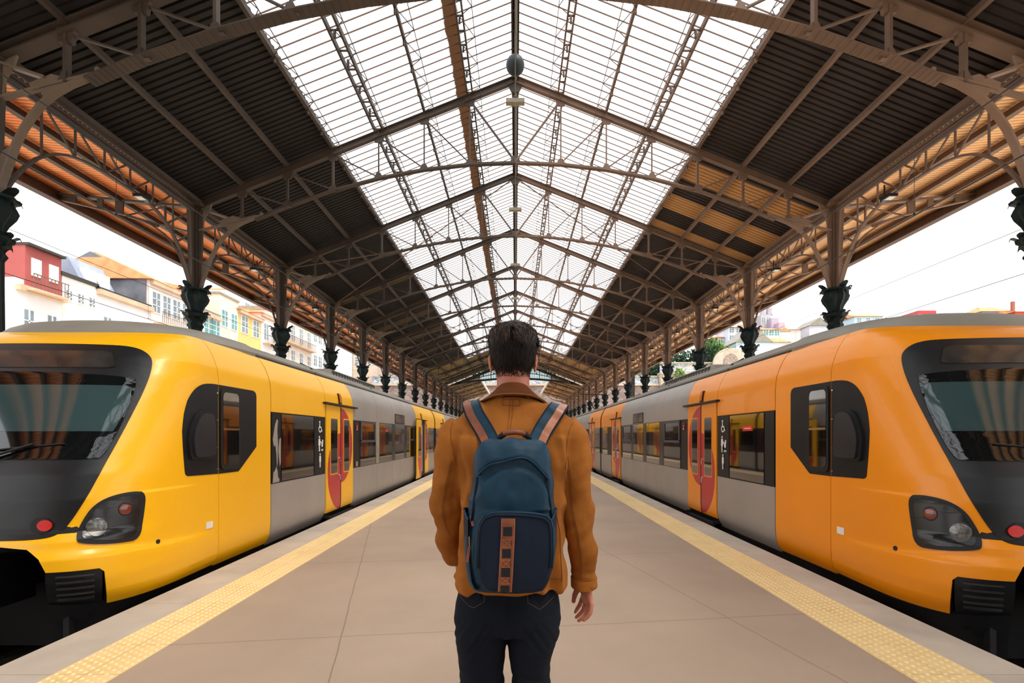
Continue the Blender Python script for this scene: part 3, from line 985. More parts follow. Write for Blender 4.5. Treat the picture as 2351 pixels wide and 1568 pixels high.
class Train:
    def __init__(s, sd, body, root):
        s.sd = sd; s.k = 1.0 if sd < 0 else .94; s.body = body; s.root = root
    def P(s, v):
        return (s.sd * (4.75 - v[0]), v[1] * s.k, v[2])
    def spatch(s, name, poly, *a, **k):
        return s.patch(name, chaikin(poly, k.pop('n', 2)), *a, **k)
    def patch(s, name, poly, mat, off=0., th=.012, parent=None, smooth='auto', **tags):
        bm = bmesh.new()
        vs = [bm.verts.new((p[0], p[1], 0)) for p in poly]
        bm.faces.new(vs)
        bmesh.ops.triangulate(bm, faces=bm.faces[:])
        u0, u1 = min(p[0] for p in poly), max(p[0] for p in poly)
        z0, z1 = min(p[1] for p in poly), max(p[1] for p in poly)
        cuts = []
        front = u0 < 1 and u1 > -1
        du = .03
        q = max(u0, -1.)
        while q < min(u1, 1.0) + 1e-6:
            cuts.append((1, q)); q += du
        for e in (-1., 1.):
            if u0 < e < u1: cuts.append((1, e))
        zs = [t for t in TZ]
        if front:
            zs += [.33, .38, .41, .44, .47, .50, .53, .915, .925, .935, .945]
            q = z0
            while q < z1:
                zs.append(q); q += .07
        else:
            zs += [2.05, 2.14, 2.22, 2.32, 2.40, 2.48]
        for q in sorted(set(zs)):
            if z0 + .003 < q < z1 - .003: cuts.append((0, q))
        for ax, q in cuts:
            co = (q, 0, 0) if ax else (0, q, 0); no = (1, 0, 0) if ax else (0, 1, 0)
            bmesh.ops.bisect_plane(bm, geom=bm.verts[:] + bm.edges[:] + bm.faces[:], plane_co=co, plane_no=no, dist=1e-5)
        bmesh.ops.remove_doubles(bm, verts=bm.verts[:], dist=1e-4)
        m_ = MB()
        bm.verts.ensure_lookup_table(); bm.verts.index_update()
        N_ = len(bm.verts)
        out = []; inn = []
        for v in bm.verts:
            p = nose(v.co.x, v.co.y); n = noseN(v.co.x, v.co.y)
            out.append(s.P(p + n * off)); inn.append(s.P(p + n * (off - th)))
        fs = [tuple(v.index for v in f.verts) for f in bm.faces]
        # rim
        rim = [(e.verts[0].index, e.verts[1].index) for e in bm.edges if len(e.link_faces) == 1]
        allf = fs + [tuple(i + N_ for i in reversed(f)) for f in fs] + [(a, b, b + N_, a + N_) for a, b in rim]
        m_.add(out + inn, allf)
        bm.free()
        return m_.build(name, mat, parent or s.root, smooth, **tags)
    def rect(s, name, y0, y1, z0, z1, mat, off=0., th=.012, parent=None, g=.004, side=1, **tags):
        a, b = side * (1 + y0 - YSD + g), side * (1 + y1 - YSD - g)
        return s.patch(name, [(a, z0), (b, z0), (b, z1), (a, z1)], mat, off, th, parent, **tags)
    def box(s, name, a, b, mat, parent=None, **k):
        m_ = MB(); m_.box(a, b); m_.v = [s.P(v) for v in m_.v]
        return m_.build(name, mat, parent or s.root, **k)
    def mb(s, m_, name, mat, parent=None, smooth=False, **k):
        m_.v = [s.P(v) for v in m_.v]
        return m_.build(name, mat, parent or s.root, smooth, **k)

U = lambda y: 1 + y - YSD
MIR = 1
ZW0, ZW1 = .773, 1.755

def wheelchair(T, yc, zc, h, par):
    k = 1
    f = -T.sd
    def P(pts): return [(U(yc + f * a * h), zc + b * h) for a, b in pts]
    T.patch('pictogram', [(U(yc - f * .08 * h) + .11 * h * math.cos(2 * PI * i / 12), zc + .42 * h + .11 * h * math.sin(2 * PI * i / 12)) for i in range(12)], M['white_vinyl'], .012, .003, par)
    T.patch('pictogram', P([(-.16, .28), (-.02, .28), (0, .02), (.26, .02), (.36, -.3), (.46, -.28), (.44, -.38), (.3, -.4), (.18, -.08), (-.12, -.08)]), M['white_vinyl'], .012, .003, par)
    ring = [(U(yc + f * (.0 + .32 * math.cos(a)) * h), zc + (-.2 + .3 * math.sin(a)) * h) for a in [math.radians(120 + 8 * i) for i in range(31)]]
    ring += [(U(yc + f * (.0 + .22 * math.cos(a)) * h), zc + (-.2 + .2 * math.sin(a)) * h) for a in [math.radians(120 + 8 * i) for i in reversed(range(31))]]
    T.patch('pictogram', ring, M['white_vinyl'], .0125, .003, par)
def person_icon(T, yc, zc, h, par, stroller=False):
    f = -T.sd
    def P(pts): return [(U(yc + f * a * h), zc + b * h) for a, b in pts]
    T.patch('pictogram', P([(.075 * math.cos(2 * PI * i / 12), .42 + .085 * math.sin(2 * PI * i / 12)) for i in range(12)]), M['white_vinyl'], .012, .003, par)
    T.patch('pictogram', P([(-.12, .31), (.12, .31), (.15, -.1), (.09, -.12), (.07, .12), (.08, -.5), (.01, -.5), (0, -.08), (-.01, -.5), (-.08, -.5), (-.07, .12), (-.09, -.12), (-.15, -.1)]), M['white_vinyl'], .012, .003, par)
    if stroller:
        T.patch('pictogram', P([(.14, .1), (.3, .0), (.58, .0), (.55, .12), (.62, .16), (.52, .26), (.42, .2), (.42, .08), (.3, .08), (.2, .16)]), M['white_vinyl'], .012, .003, par)
        T.patch('pictogram', P([(.3, -.02), (.56, -.02), (.52, -.22), (.34, -.22)]), M['white_vinyl'], .012, .003, par)
        for q in (.34, .54):
            T.patch('pictogram', P([(q + .06 * math.cos(2 * PI * i / 10), -.42 + .07 * math.sin(2 * PI * i / 10)) for i in range(10)]), M['white_vinyl'], .012, .003, par)

def door_leaf(T, y0, y1, near, off=.008, full=True):
    """near leaf carries the low half disc, far leaf the high one; 'near' means towards the cab"""
    d = T.rect('door', y0, y1, .075, 1.975, T.body, off, .03, g=.005)
    yc = y1 if near else y0
    zc, sg = (.78, -1) if near else (1.25, 1)
    pts = [(U(yc + sg * .006 + sg * .60 * math.sin(PI * i / 28)), zc + .70 * math.cos(PI * i / 28)) for i in range(29)]
    T.patch('red_half_disc', pts, M['door_red'], off + .0022, .003, d)
    a, b = (y0 + .20, y1 - .16) if near else (y0 + .15, y1 - .24)
    T.patch('door_window', rrect(U(a), U(b), .75, 1.74, .02, .02), M['window_glass'], off + .0065, .008, d)
    fr = rrect(U(a) - .02, U(b) + .02, .73, 1.76, .03, .03)
    T.patch('window_rim', fr, T.body, off + .0042, .004, d)
    if full and near:
        for zz in (.98, .66):
            T.patch('door_button', rrect(U(y1 - .075), U(y1 - .025), zz - .055, zz + .055, .02, .04), M['chrome'], off + .016, .014, d)
    return d

def double_door(T, y0, y1, flip=False):
    ym = (y0 + y1) / 2
    T.rect('door_recess', y0 - .02, y1 + .02, -.02, 2.0, M['rubber'], -.012, .01, g=0)
    if flip:
        door_leaf(T, y0, ym - .012, True); door_leaf(T, ym + .012, y1, False)
    else:
        door_leaf(T, y0, ym - .012, True); door_leaf(T, ym + .012, y1, False)
    T.rect('door_seal', ym - .014, ym + .014, .075, 1.975, M['rubber'], .012, .02, g=0)
    door_fittings(T, y0, y1)
def door_fittings(T, y0, y1):
    ym = (y0 + y1) / 2
    m = MB(); m.box((1.40, y0 - .12, 1.985), (1.51, y1 + .14, 2.015)); T.mb(m, 'door_rail', M['black_plastic'])
    T.rect('beacon_housing', ym - .08, ym + .05, 2.03, 2.22, M['black_plastic'], .018, .02, g=0)
    T.rect('beacon', ym - .055, ym + .0, 2.05, 2.21, M['amber'], .03, .02, g=0)
    m = MB(); m.box((1.25, y0 + .02, -.14), (1.47, y1 - .02, -.02)); 
    for y in (y0 + .02, y1 - .06):
        m.box((1.38, y, -.2), (1.5, y + .04, .03))
    T.mb(m, 'door_step', M['underframe'])

def side_window(T, y0, y1, hopper=False, par=None):
    w_ = T.rect('side_window', y0, y1, ZW0 + .012, ZW1 - .012, M['window_glass'], .004, .01, g=.012)
    if hopper:
        zt0, zt1 = 1.32, 1.70
        fr = pm_frame
        for a, b, c, d in ((y0 + .03, y1 - .03, zt0 - .03, zt0 + .02), (y0 + .03, y1 - .03, zt1, zt1 + .04), (y0 + .03, y0 + .09, zt0, zt1), (y1 - .09, y1 - .03, zt0, zt1)):
            T.rect('hopper_frame', a, b, c, d, fr, .016, .012, w_, g=0)
    return w_
pm_frame = pm('hopper_frame', (70, 74, 80), .4, var=.1)
M['pillar'] = pm('pillar', (62, 60, 60), .25, .3, var=.15, scale=2)

def grey_section(T, y0, y1, mirror=False):
    """upper and lower grey sheets plus the window band between two doors"""
    L = y1 - y0
    fr = [0, .275, .51, .73, 1.0]
    if mirror: fr = [1 - q for q in reversed(fr)]
    for a, b in zip(fr[:-1], fr[1:]):
        T.rect('upper_panel', y0 + a * L, y0 + b * L, ZW1 + .0, 2.5, M['train_grey'], 0, .012)
        T.rect('lower_panel', y0 + a * L, y0 + b * L, -.05, ZW0, M['train_grey'], 0, .012)
    T.rect('window_band', y0, y1, ZW0, ZW1, M['black_plastic'], -.004, .01, g=0)
    wins = [(.07, .255, True), (.31, .50, False), (.55, .735, False), (.77, .96, True)]
    if mirror: wins = [(1 - b, 1 - a, h) for a, b, h in reversed(wins)]
    for a, b, h in wins:
        side_window(T, y0 + a * L, y0 + b * L, h)
    for a, b in (zip([w[1] for w in wins[:-1]], [w[0] for w in wins[1:]])):
        T.rect('window_pillar', y0 + a * L, y0 + b * L, ZW0 + .01, ZW1 - .01, M['pillar'], .006, .01, g=.01)
    q = (.55, .735) if not mirror else (.265, .45)
    f_ = T.rect('destination_frame', y0 + q[0] * L, y0 + q[1] * L, 1.775, 2.04, M['black_plastic'], .008, .012, g=0)
    T.rect('destination_display', y0 + q[0] * L + .05, y0 + q[1] * L - .05, 1.80, 2.015, M['display_glass'], .011, .006, f_, g=0)

def roof_run(T, y0, y1):
    prof = [(1.235, 2.47), (1.25, 2.49), (1.255, 2.545), (1.235, 2.575), (1.19, 2.58), (1.17, 2.62), (1.05, 2.67), (.75, 2.72), (0, 2.76)]
    ring = prof + [(-a, z) for a, z in reversed(prof[:-1])]
    m = MB(); m.loft([[(a, y, z) for a, z in ring] for y in (y0 + .01, y1 - .01)])
    T.mb(m, 'roof', M['train_roof'], None, False)
    m = MB()
    for sg in (-1, 1):
        m.box((sg * 1.20 - .03, y0, 2.44), (sg * 1.20 + .03, y1, 2.5))
        m.bar((sg * 1.262, y0, 2.49), (sg * 1.262, y1, 2.49), .012, .05)
    T.mb(m, 'gutter_shadow', M['roof_dark'])  # dark strips painted as the shadow line under the roof edge
    y = y0 + 1.9
    while y < y1 - .3:
        m = MB()
        m.bar((1.19, y, 2.595), (1.262, y, 2.50), .03, .03); m.bar((1.0, y, 2.70), (1.19, y, 2.60), .03, .02)
        T.mb(m, 'roof_seam', M['rubber']); y += 3.4

def middle_car(T, y0, n):
    """a full car of length 15.6 starting at y0, doors near both ends"""
    L = 15.6
    core(T, y0, y0 + L)
    for a, b in ((0, 1.4), (2.85, 3.0), (12.6, 12.75), (14.15, L)):
        T.rect('lower_panel', y0 + a, y0 + b, -.05, ZW0, M['train_grey'])
        T.rect('window_band', y0 + a, y0 + b, ZW0, ZW1, M['black_plastic'], -.004, .01, g=0)
        if b - a > 1: side_window(T, y0 + a + .12, y0 + b - .12)
    T.rect('upper_panel', y0, y0 + 2.95, 1.98, 2.5, T.body); T.rect('upper_panel', y0, y0 + 1.42, ZW1, 1.98, T.body)
    T.rect('upper_panel', y0 + 12.65, y0 + L, 1.98, 2.5, T.body); T.rect('upper_panel', y0 + 14.1, y0 + L, ZW1, 1.98, T.body)
    double_door(T, y0 + 1.45, y0 + 2.81)
    double_door(T, y0 + 12.76, y0 + 14.1)
    grey_section(T, y0 + 2.95, y0 + 12.65)
    roof_run(T, y0, y0 + L)
    # far side
    for z0, z1, mt in ((-.05, ZW0, M['train_grey']), (ZW0, ZW1, M['window_glass']), (ZW1, 2.5, T.body)):
        T.rect('far_side_panel', y0, y0 + L, z0, z1, mt, side=-1)

def core(T, y0, y1):
    m = MB()
    zs = [-.05, .05, .25, 2.0, 2.1, 2.18, 2.27, 2.36, 2.44, 2.5]
    ring = [(interp(z, TZ, TW) - .025, z) for z in zs]
    ring = ring + [(-a, z) for a, z in reversed(ring)]
    m.loft([[(a, y, z) for a, z in ring] for y in (y0 + .01, y1 - .01)])
    T.mb(m, 'car_shell', M['rubber'])
    T.box('underframe', (-1.28, y0 + .1, -.85), (1.30, y1 - .1, -.03), M['underframe'])

def train(sd):
    nm = SIDE[sd]
    body = M['train_yellow_lit'] if sd < 0 else M['train_yellow_shaded']
    lab = 'bright yellow and grey commuter train standing at the left side of the platform' if sd < 0 else 'shade-toned yellow and grey commuter train standing at the right side of the platform'
    root = thing('passenger_train', lab, 'train', (sd * 4.75, 12 * (1 if sd < 0 else .94), -.77))
    T = Train(sd, body, root)
    # ---- cab nose
    low = [(1.03, -.0), (.52, .005), (.511, .30), (.50, .335), (.39, .345), (.375, .45), (.345, .525), (.28, .547), (0, .555)]
    poly = low + [(-a, z) for a, z in reversed(low[:-1])] + [(-1.03, 2.5), (1.03, 2.5)]
    T.patch('cab_nose', poly, body, 0, .02)
    mk = [(0, 2.325), (.343, 2.322), (.60, 2.31), (.66, 2.296), (.69, 2.25), (.699, 2.17), (.685, 2.056), (.645, 1.836), (.586, 1.546), (.523, 1.213), (.50, 1.077), (.475, .92), (.441, .732), (.422, .655), (.405, .617), (.37, .596), (.273, .591), (0, .591)]
    T.spatch('front_mask', mk + [(-a, z) for a, z in reversed(mk[1:-1])], M['mask_black'], .005, .008)
    gl = [(0, 2.02), (.35, 2.01), (.55, 1.985), (.625, 1.965), (.635, 1.94), (.60, 1.708), (.55, 1.42), (.512, 1.235), (.49, 1.222), (0, 1.222)]
    T.spatch('windshield', gl + [(-a, z) for a, z in reversed(gl[1:-1])], M['windshield'], .011, .006)
    bl = [(-.56, 1.46), (.545, 1.46), (.60, 1.72), (.612, 1.86), (.60, 1.885), (-.60, 1.885), (-.612, 1.86), (-.60, 1.72)]
    T.patch('sun_blind', bl, M['sun_blind'], .0135, .003)
    dp = rrect(-.58, .58, 2.06, 2.235, .03, .03)
    T.patch('destination_display', dp, M['display_glass'], .0105, .004)
    # wiper
    for sg in (-1, 1):
        m = MB(); pts = [nose(u_, z_) + noseN(u_, z_) * .035 for u_, z_ in ((sg * .12, 1.16), (sg * .2, 1.24), (sg * .33, 1.34))]
        m.tube(pts, .012, 6); pts = [nose(u_, z_) + noseN(u_, z_) * .022 for u_, z_ in ((sg * .1, 1.27), (sg * .25, 1.31), (sg * .42, 1.35))]
        m.tube(pts, .008, 6); T.mb(m, 'wiper', M['rubber'])
    # headlights, tail lamps
    for sg in (-1, 1):
        hd = [(.621, .917), (.613, .724), (.60, .508), (.55, .508), (.50, .525), (.462, .548), (.452, .57), (.453, .64), (.468, .745), (.485, .83), (.51, .89), (.545, .925), (.585, .935)]
        cu, cz = .53, .72
        fr = T.spatch('headlight', [(sg * u_, z_) for u_, z_ in hd], M['rubber'], .009, .012)
        T.spatch('headlight_lens', [(sg * (cu + (u_ - cu) * .84), cz + (z_ - cz) * .84) for u_, z_ in hd], M['headlight_lens'], .0115, .004, fr)
        for u_, z_, r_, mt, nm_ in ((.496, .67, .07, M['lamp_clear'], 'headlamp'), (.562, .79, .048, M['lamp_orange'], 'indicator_lamp')):
            T.patch(nm_, [(sg * a, b) for a, b in circ(u_, z_, (r_ + .012) / 3.4, r_ + .012)], M['pillar'] if nm_ == 'headlamp' else M['rubber'], .0135, .004, fr)
            m = MB(); p = nose(sg * u_, z_); n = noseN(sg * u_, z_)
            e = n.orthogonal().normalized(); f_ = n.cross(e)
            rings = [[p + n * (.014 + .007 * math.cos(t)) + (e * math.cos(a) + f_ * math.sin(a)) * r_ * max(.01, math.sin(t)) for a in [2 * PI * k / 20 for k in range(20)]] for t in (0.01, .4, .8, 1.2, PI / 2)]
            m.loft(rings); T.mb(m, nm_ + '_dome', mt, fr, True)
        tl = T.patch('tail_lamp', [(sg * a, b) for a, b in circ(.372, .70, .026, .066)], M['rubber'], .012, .01)
        T.patch('tail_light', [(sg * a, b) for a, b in circ(.382, .70, .0175, .044)], M['tail_red'], .018, .01, tl)
        # grille
        gr = T.patch('grille', [(sg * a, b) for a, b in ((.385, .34), (.508, .33), (.508, .02), (.385, .06))], M['black_plastic'], -.02, .02)
        for i in range(5):
            z_ = .085 + i * .052
            T.patch('louvre', [(sg * a, b) for a, b in ((.41, z_ + .012), (.49, z_ + .004), (.49, z_ - .008), (.41, z_))], M['pillar'], .0, .03, gr)
        # skirt
        T.patch('front_skirt', [(sg * a, b) for a, b in ((.385, .05), (.52, .0), (1.4, -.02), (1.4, -.12), (.8, -.5), (.52, -.62), (0.0, -.62), (0.0, -.52), (.34, -.5), (.385, -.42))], M['black_plastic'], -.012, .03)
    # coupler bay
    m = MB(); m.box((-.95, 4.55, -.6), (.95, 4.6, .56)); m.box((-1.0, 3.95, .54), (1.0, 4.6, .57)); m.box((-1.05, 3.9, -.6), (-1.0, 4.6, .56)); m.box((1.0, 3.9, -.6), (1.05, 4.6, .56))
    T.mb(m, 'coupler_bay', M['underframe'])
    m = MB(); m.box((-.34, 3.8, -.02), (.42, 4.25, .36)); m.box((-.2, 4.2, .02), (.2, 4.58, .3)); m.box((-.1, 3.72, .05), (.3, 3.82, .3))
    cp = T.mb(m, 'coupler', M['black_plastic'])
    m = MB(); m.box((.36, 3.79, .22), (.41, 3.798, .32)); m.box((.36, 3.79, .05), (.41, 3.798, .15)); T.mb(m, 'plate', M['white_vinyl'], cp)
    # cab core (dark inner shell with an opening for the coupler bay)
    m = MB()
    us = [-1.03 + 2.06 * i / 52 for i in range(53)]
    zs = [-.05, .25, .57, .9, 1.23, 1.6, 2.0, 2.18, 2.36, 2.5]
    grid = [[nose(u_, z_) - noseN(u_, z_) * .03 for u_ in us] for z_ in zs]
    vs = [p for row in grid for p in row]; fs = []
    for j in range(len(zs) - 1):
        for i in range(52):
            if j < 2 and abs(us[i] + .02) < .53: continue
            fs.append((j * 53 + i, j * 53 + i + 1, (j + 1) * 53 + i + 1, (j + 1) * 53 + i))
    m.add(vs, fs); T.mb(m, 'cab_shell', M['rubber'])
    # side mask with cab window and mirror
    sm = [(1.018, 1.995), (.97, 1.994), (.93, 1.986), (.90, 1.972), (.88, 1.953), (.862, 1.93), (.845, 1.898), (.83, 1.86), (.818, 1.822), (.807, 1.78), (.797, 1.72), (.788, 1.65), (.781, 1.56), (.776, 1.472), (.778, 1.33), (.782, 1.2), (.788, 1.06), (.792, 1.035), (.803, 1.02), (1.018, 1.005)]
    s2 = [(1.03, 1.005), (1.40, 1.005), (1.44, 1.03), (1.79, 1.29), (1.79, 1.93), (1.77, 1.975), (1.72, 1.995), (1.03, 1.995)]
    for sg in (-1, 1):
        a = T.patch('side_mask', [(sg * u_, z_) for u_, z_ in sm], M['black_plastic'], .005, .01)
        b = T.patch('side_mask', [(sg * u_, z_) for u_, z_ in s2], M['black_plastic'], .005, .01)
        T.patch('cab_window_frame', [(sg * u_, z_) for u_, z_ in rrect(1.05, 1.42, 1.04, 1.96, .07, .08)], M['rubber'], .018, .014, b)
        T.patch('cab_window', [(sg * u_, z_) for u_, z_ in rrect(1.085, 1.385, 1.09, 1.92, .05, .06)], M['window_glass'], .021, .004, b)
        T.patch('window_bar', [(sg * u_, z_) for u_, z_ in ((1.085, 1.49), (1.385, 1.49), (1.385, 1.515), (1.085, 1.515))], M['chrome'], .025, .004, b)
        mr = [(.835, 1.60), (.855, 1.66), (.89, 1.69), (.945, 1.685), (.965, 1.64), (.975, 1.22), (.96, 1.185), (.825, 1.18), (.808, 1.21), (.80, 1.43)]
        c_ = T.spatch('mirror_pod', [(sg * u_, z_) for u_, z_ in mr], M['rubber'], .03, .03, a, n=1)
        cu, cz = .89, 1.43
        T.spatch('mirror_cover', [(sg * (cu + (u_ - cu) * .85), cz + (z_ - cz) * .9) for u_, z_ in mr], M['mirror_cover'], .055, .04, a, n=1)
        # rivets
        for z_ in (1.06, 1.3, 1.6, 1.9):
            T.patch('screw', [(sg * a_, b_) for a_, b_ in circ(1.0, z_, .007, .007, 8)], M['chrome'], .012, .006, a)
    T.rect('cab_panel', 5.235, 6.345, -.02, 2.5, body)
    T.rect('cab_panel', 5.235, 6.345, -.02, 2.5, body, side=-1)
    T.rect('notice_plate', 5.12, 5.167, .43, .50, M['white_vinyl'], .006, .004, g=0)
    T.patch('drain_hole', circ(.66, .45, .008, .02, 10), M['rubber'], .006, .01)
    # crease strips on the cab side
    for zz, u0, u1, h in ((.93, .625, .86, .010),):
        pass
    # cab roof fairing
    m = MB(); lev = [(2.465, 1.265, 4.86), (2.53, 1.275, 4.88), (2.60, 1.235, 4.96), (2.66, 1.13, 5.06), (2.71, .96, 5.22), (2.745, .7, 5.42), (2.765, .35, 5.7)]
    rings = []
    for z, w_, F_ in lev:
        D = 6.3 - F_; n = 2.6
        rr = []
        for i in range(41):
            ph = -PI / 2 + PI * i / 40
            r = ((abs(math.sin(ph)) / w_) ** n + (max(1e-6, math.cos(ph)) / D) ** n) ** (-1 / n)
            rr.append((r * math.sin(ph), 6.3 - r * math.cos(ph), z))
        rings.append(rr)
    m.loft(rings, True); T.mb(m, 'cab_roof', M['train_roof'], None, 'auto')
    # ---- first car
    core(T, YSD + .04, 19.2)
    T.rect('upper_panel', 6.355, 8.17, ZW1, 2.5, body)
    T.rect('lower_panel', 6.355, 8.17, -.05, ZW0, M['train_grey'])
    wb_ = T.rect('window_band', 6.355, 8.17, ZW0, ZW1, M['black_plastic'], -.004, .01, g=0)
    T.rect('side_window', 6.64, 7.69, ZW0 + .02, ZW1 - .02, M['window_glass'], .004, .01, g=0)
    T.rect('window_blank', 7.72, 8.15, ZW0 + .012, ZW1 - .012, M['black_plastic'], .004, .01, g=0)
    T.rect('window_blank', 6.37, 6.61, ZW0 + .012, ZW1 - .012, M['black_plastic'], .004, .01, g=0)
    wheelchair(T, 7.93, 1.58, .19, wb_)
    person_icon(T, 7.93 + sd * .03, 1.30, .26, wb_, True)
    person_icon(T, 7.93, 1.02, .24, wb_)
    if sd < 0:
        rr = random.Random(5)
        def blotch(pts, nm_='worn_paint'):
            T.patch(nm_, [(U(y), z) for y, z in pts], M['train_grey'], .0075, .003, wb_)
        blotch([(6.39, 1.38), (6.45, 1.58), (6.50, 1.66), (6.53, 1.64), (6.51, 1.5), (6.53, 1.3), (6.52, 1.05), (6.50, .99), (6.49, 1.15), (6.46, 1.3), (6.42, 1.28)])
        blotch([(6.54, 1.22), (6.57, 1.38), (6.61, 1.40), (6.61, 1.05), (6.58, 1.0), (6.56, 1.1)])
        blotch([(6.39, .80), (6.41, .93), (6.45, .95), (6.48, 1.0), (6.52, .94), (6.53, .86), (6.57, .82), (6.56, .79), (6.39, .785)])
        pw = T.rect('worn_strip', 11.1, 11.4, ZW0 + .01, ZW1 + .01, M['lamp_grey'], .012, .006, g=.01)
    double_door(T, 8.19, 9.55)
    T.rect('upper_panel', 8.18, 9.56, 1.98, 2.5, body, g=.001)
    grey_section(T, 9.57, 15.6)
    # class mark and sticker on the first dark panel
    yc = 9.80
    ring = [(U(yc + .075 * math.cos(a)), 1.62 + .075 * math.sin(a)) for a in [2 * PI * i / 20 for i in range(21)]] + [(U(yc + .058 * math.cos(a)), 1.62 + .058 * math.sin(a)) for a in [2 * PI * i / 20 for i in reversed(range(21))]]
    T.patch('no_smoking_mark', ring[:-1], M['red_vinyl'], .006, .003, wb_)
    d2 = [(-.4, .5), (-.2, .8), (.2, .8), (.4, .5), (.3, .1), (-.15, -.55), (.42, -.55), (.42, -.8), (-.5, -.8), (-.5, -.6), (.08, .15), (.15, .45), (0, .58), (-.15, .45)]
    T.patch('class_number', [(U(yc - sd * a * .05), 1.60 + b * .06) for a, b in d2], M['white_vinyl'], .007, .003, wb_)
    if sd < 0:
        T.rect('window_mark', 9.72, 9.84, .80, .90, M['lamp_grey'], .007, .003, wb_, g=0)
        T.rect('window_mark', 11.95, 12.15, 1.54, 1.60, M['red_vinyl'], .007, .003, wb_, g=0)
    else:
        st_ = T.rect('window_mark', 6.95, 7.25, 1.50, 1.57, M['red_vinyl'], .007, .003, wb_, g=0)  # red patch on the window, crossed by a white line
        T.rect('window_mark', 7.0, 7.2, 1.53, 1.54, M['white_vinyl'], .009, .003, wb_, g=0)
    # second door
    T.rect('upper_panel', 15.61, 19.2, 2.02, 2.5, body); T.rect('upper_panel', 17.2, 19.2, ZW1, 2.02, body)
    if sd < 0:
        T.box('doorway_shade', (1.2, 16.0, .02), (1.452, 17.15, 1.97), M['rubber'])  # solid dark box standing for the shade inside the car
        T.box('doorway_light', (1.452, 16.62, .2), (1.458, 16.66, 1.8), M['lamp_white'])
        T.box('grab_pole', (1.452, 16.3, .1), (1.48, 16.34, 1.8), M['amber'])
        T.rect('door_recess', 15.6, 15.99, 0, 2.0, M['rubber'], 0, .01, g=0)
        door_leaf(T, 15.2, 15.95, True, .13, False)
        door_leaf(T, 17.12, 17.75, False, .02, False)
        door_fittings(T, 15.9, 17.2)
        m = MB(); m.box((1.43, 16.0, -.06), (1.56, 17.15, -.02)); T.mb(m, 'step_plate', M['chrome'])
    else:
        double_door(T, 15.68, 17.08)
        T.rect('upper_panel', 15.61, 17.18, 1.98, 2.02, body, g=0)
    T.rect('lower_panel', 17.2, 19.2, -.05, ZW0, M['train_grey']); T.rect('window_band', 17.2, 19.2, ZW0, ZW1, M['black_plastic'], -.004, .01, g=0)
    side_window(T, 17.85, 18.9)
    roof_run(T, 6.31, 19.2)
    for z0, z1, mt in ((-.05, ZW0, M['train_grey']), (ZW0, ZW1, M['window_glass']), (ZW1, 2.5, body)):
        T.rect('far_side_panel', 6.355, 19.2, z0, z1, mt, side=-1)
    # rooftop equipment
    m = MB(); m.loft([[(-.9, 9.6, 2.7), (.9, 9.6, 2.7), (.9, 9.6, 2.72), (-.9, 9.6, 2.72)], [(-.85, 10.0, 2.7), (.85, 10.0, 2.7), (.8, 10.0, 2.86), (-.8, 10.0, 2.86)], [(-.85, 13.2, 2.7), (.85, 13.2, 2.7), (.8, 13.2, 2.86), (-.8, 13.2, 2.86)], [(-.9, 13.6, 2.7), (.9, 13.6, 2.7), (.9, 13.6, 2.72), (-.9, 13.6, 2.72)]])
    eq = T.mb(m, 'roof_unit', M['train_roof'])
    for i in range(18):
        m = MB(); m.box((.80, 10.1 + i * .17, 2.74), (.835, 10.2 + i * .17, 2.83)); T.mb(m, 'vent_slot', M['roof_dark'], eq)
    # bellows and further cars
    y = 19.2
    for n in range(3):
        m = MB()
        for j in range(5):
            yy = y - .01 + j * .05
            rg = [(1.36, -.05), (1.39, .2), (1.39, 2.0), (1.36, 2.2), (1.25, 2.42), (1.12, 2.52), (.7, 2.64), (0, 2.68)]
            rg = rg + [(-a, z) for a, z in reversed(rg[:-1])]
            q = 0 if j % 2 else .03
            m.loft([[(a * (1 - q * .5), yy, z) for a, z in rg], [(a * (1 - q * .5), yy + .05, z) for a, z in rg]])
        T.mb(m, 'gangway_bellows', M['rubber'])
        middle_car(T, y + .22, n)
        y += .22 + 15.6
    # pantograph on the second car
    yp = 31.5
    m = MB()
    m.bar((-.55, yp - .5, 2.78), (.55, yp - .5, 2.78), .06, .06); m.bar((-.55, yp + .5, 2.78), (.55, yp + .5, 2.78), .06, .06)
    m.bar((-.4, yp - .5, 2.78), (-.2, yp + .7, 3.4), .05, .05); m.bar((.4, yp - .5, 2.78), (.2, yp + .7, 3.4), .05, .05)
    m.bar((-.2, yp + .7, 3.4), (-.35, yp - .3, 4.0), .035, .035); m.bar((.2, yp + .7, 3.4), (.35, yp - .3, 4.0), .035, .035)
    m.bar((-.75, yp - .3, 4.03), (.75, yp - .3, 4.03), .22, .05)
    T.mb(m, 'pantograph', M['roof_dark'])
    # wheels
    for yb in (6.6, 16.8, 22.0, 32.6):
        for dy in (-.9, .9):
            m = MB()
            for q in (-.834, .834):
                o_ = MB(); o_.disc((q, yb + dy, -.37), .40, 'x', .12, 24); m.add(o_.v, o_.f)
            m.tube([(-.8, yb + dy, -.37), (.8, yb + dy, -.37)], .07, 8)
            T.mb(m, 'wheelset', M['rail_steel'])
    return root
train(-1)
train(1)
# ------------------------------------------------------------------ town beyond the station
def at(x, y, Y):
    return Vector(((x - 1183) / 1080 * Y, Y, EYE + (1002 - y) / 1080 * Y))
PANE = pm('town_pane', (120, 134, 142), .25, var=.15, scale=1)
PANE_G = pm('town_pane_green', (90, 150, 150), .3, var=.1, scale=1)
FRAME = pm('town_frame', (236, 234, 230), .7, var=.03)
TRIM = pm('town_cornice', (206, 178, 150), .8, var=.1, scale=1)
_wall = {}
def wall_mat(c):
    if c not in _wall:
        _wall[c] = pm('town_wall', c, .9, var=.07, scale=.5)
    return _wall[c]

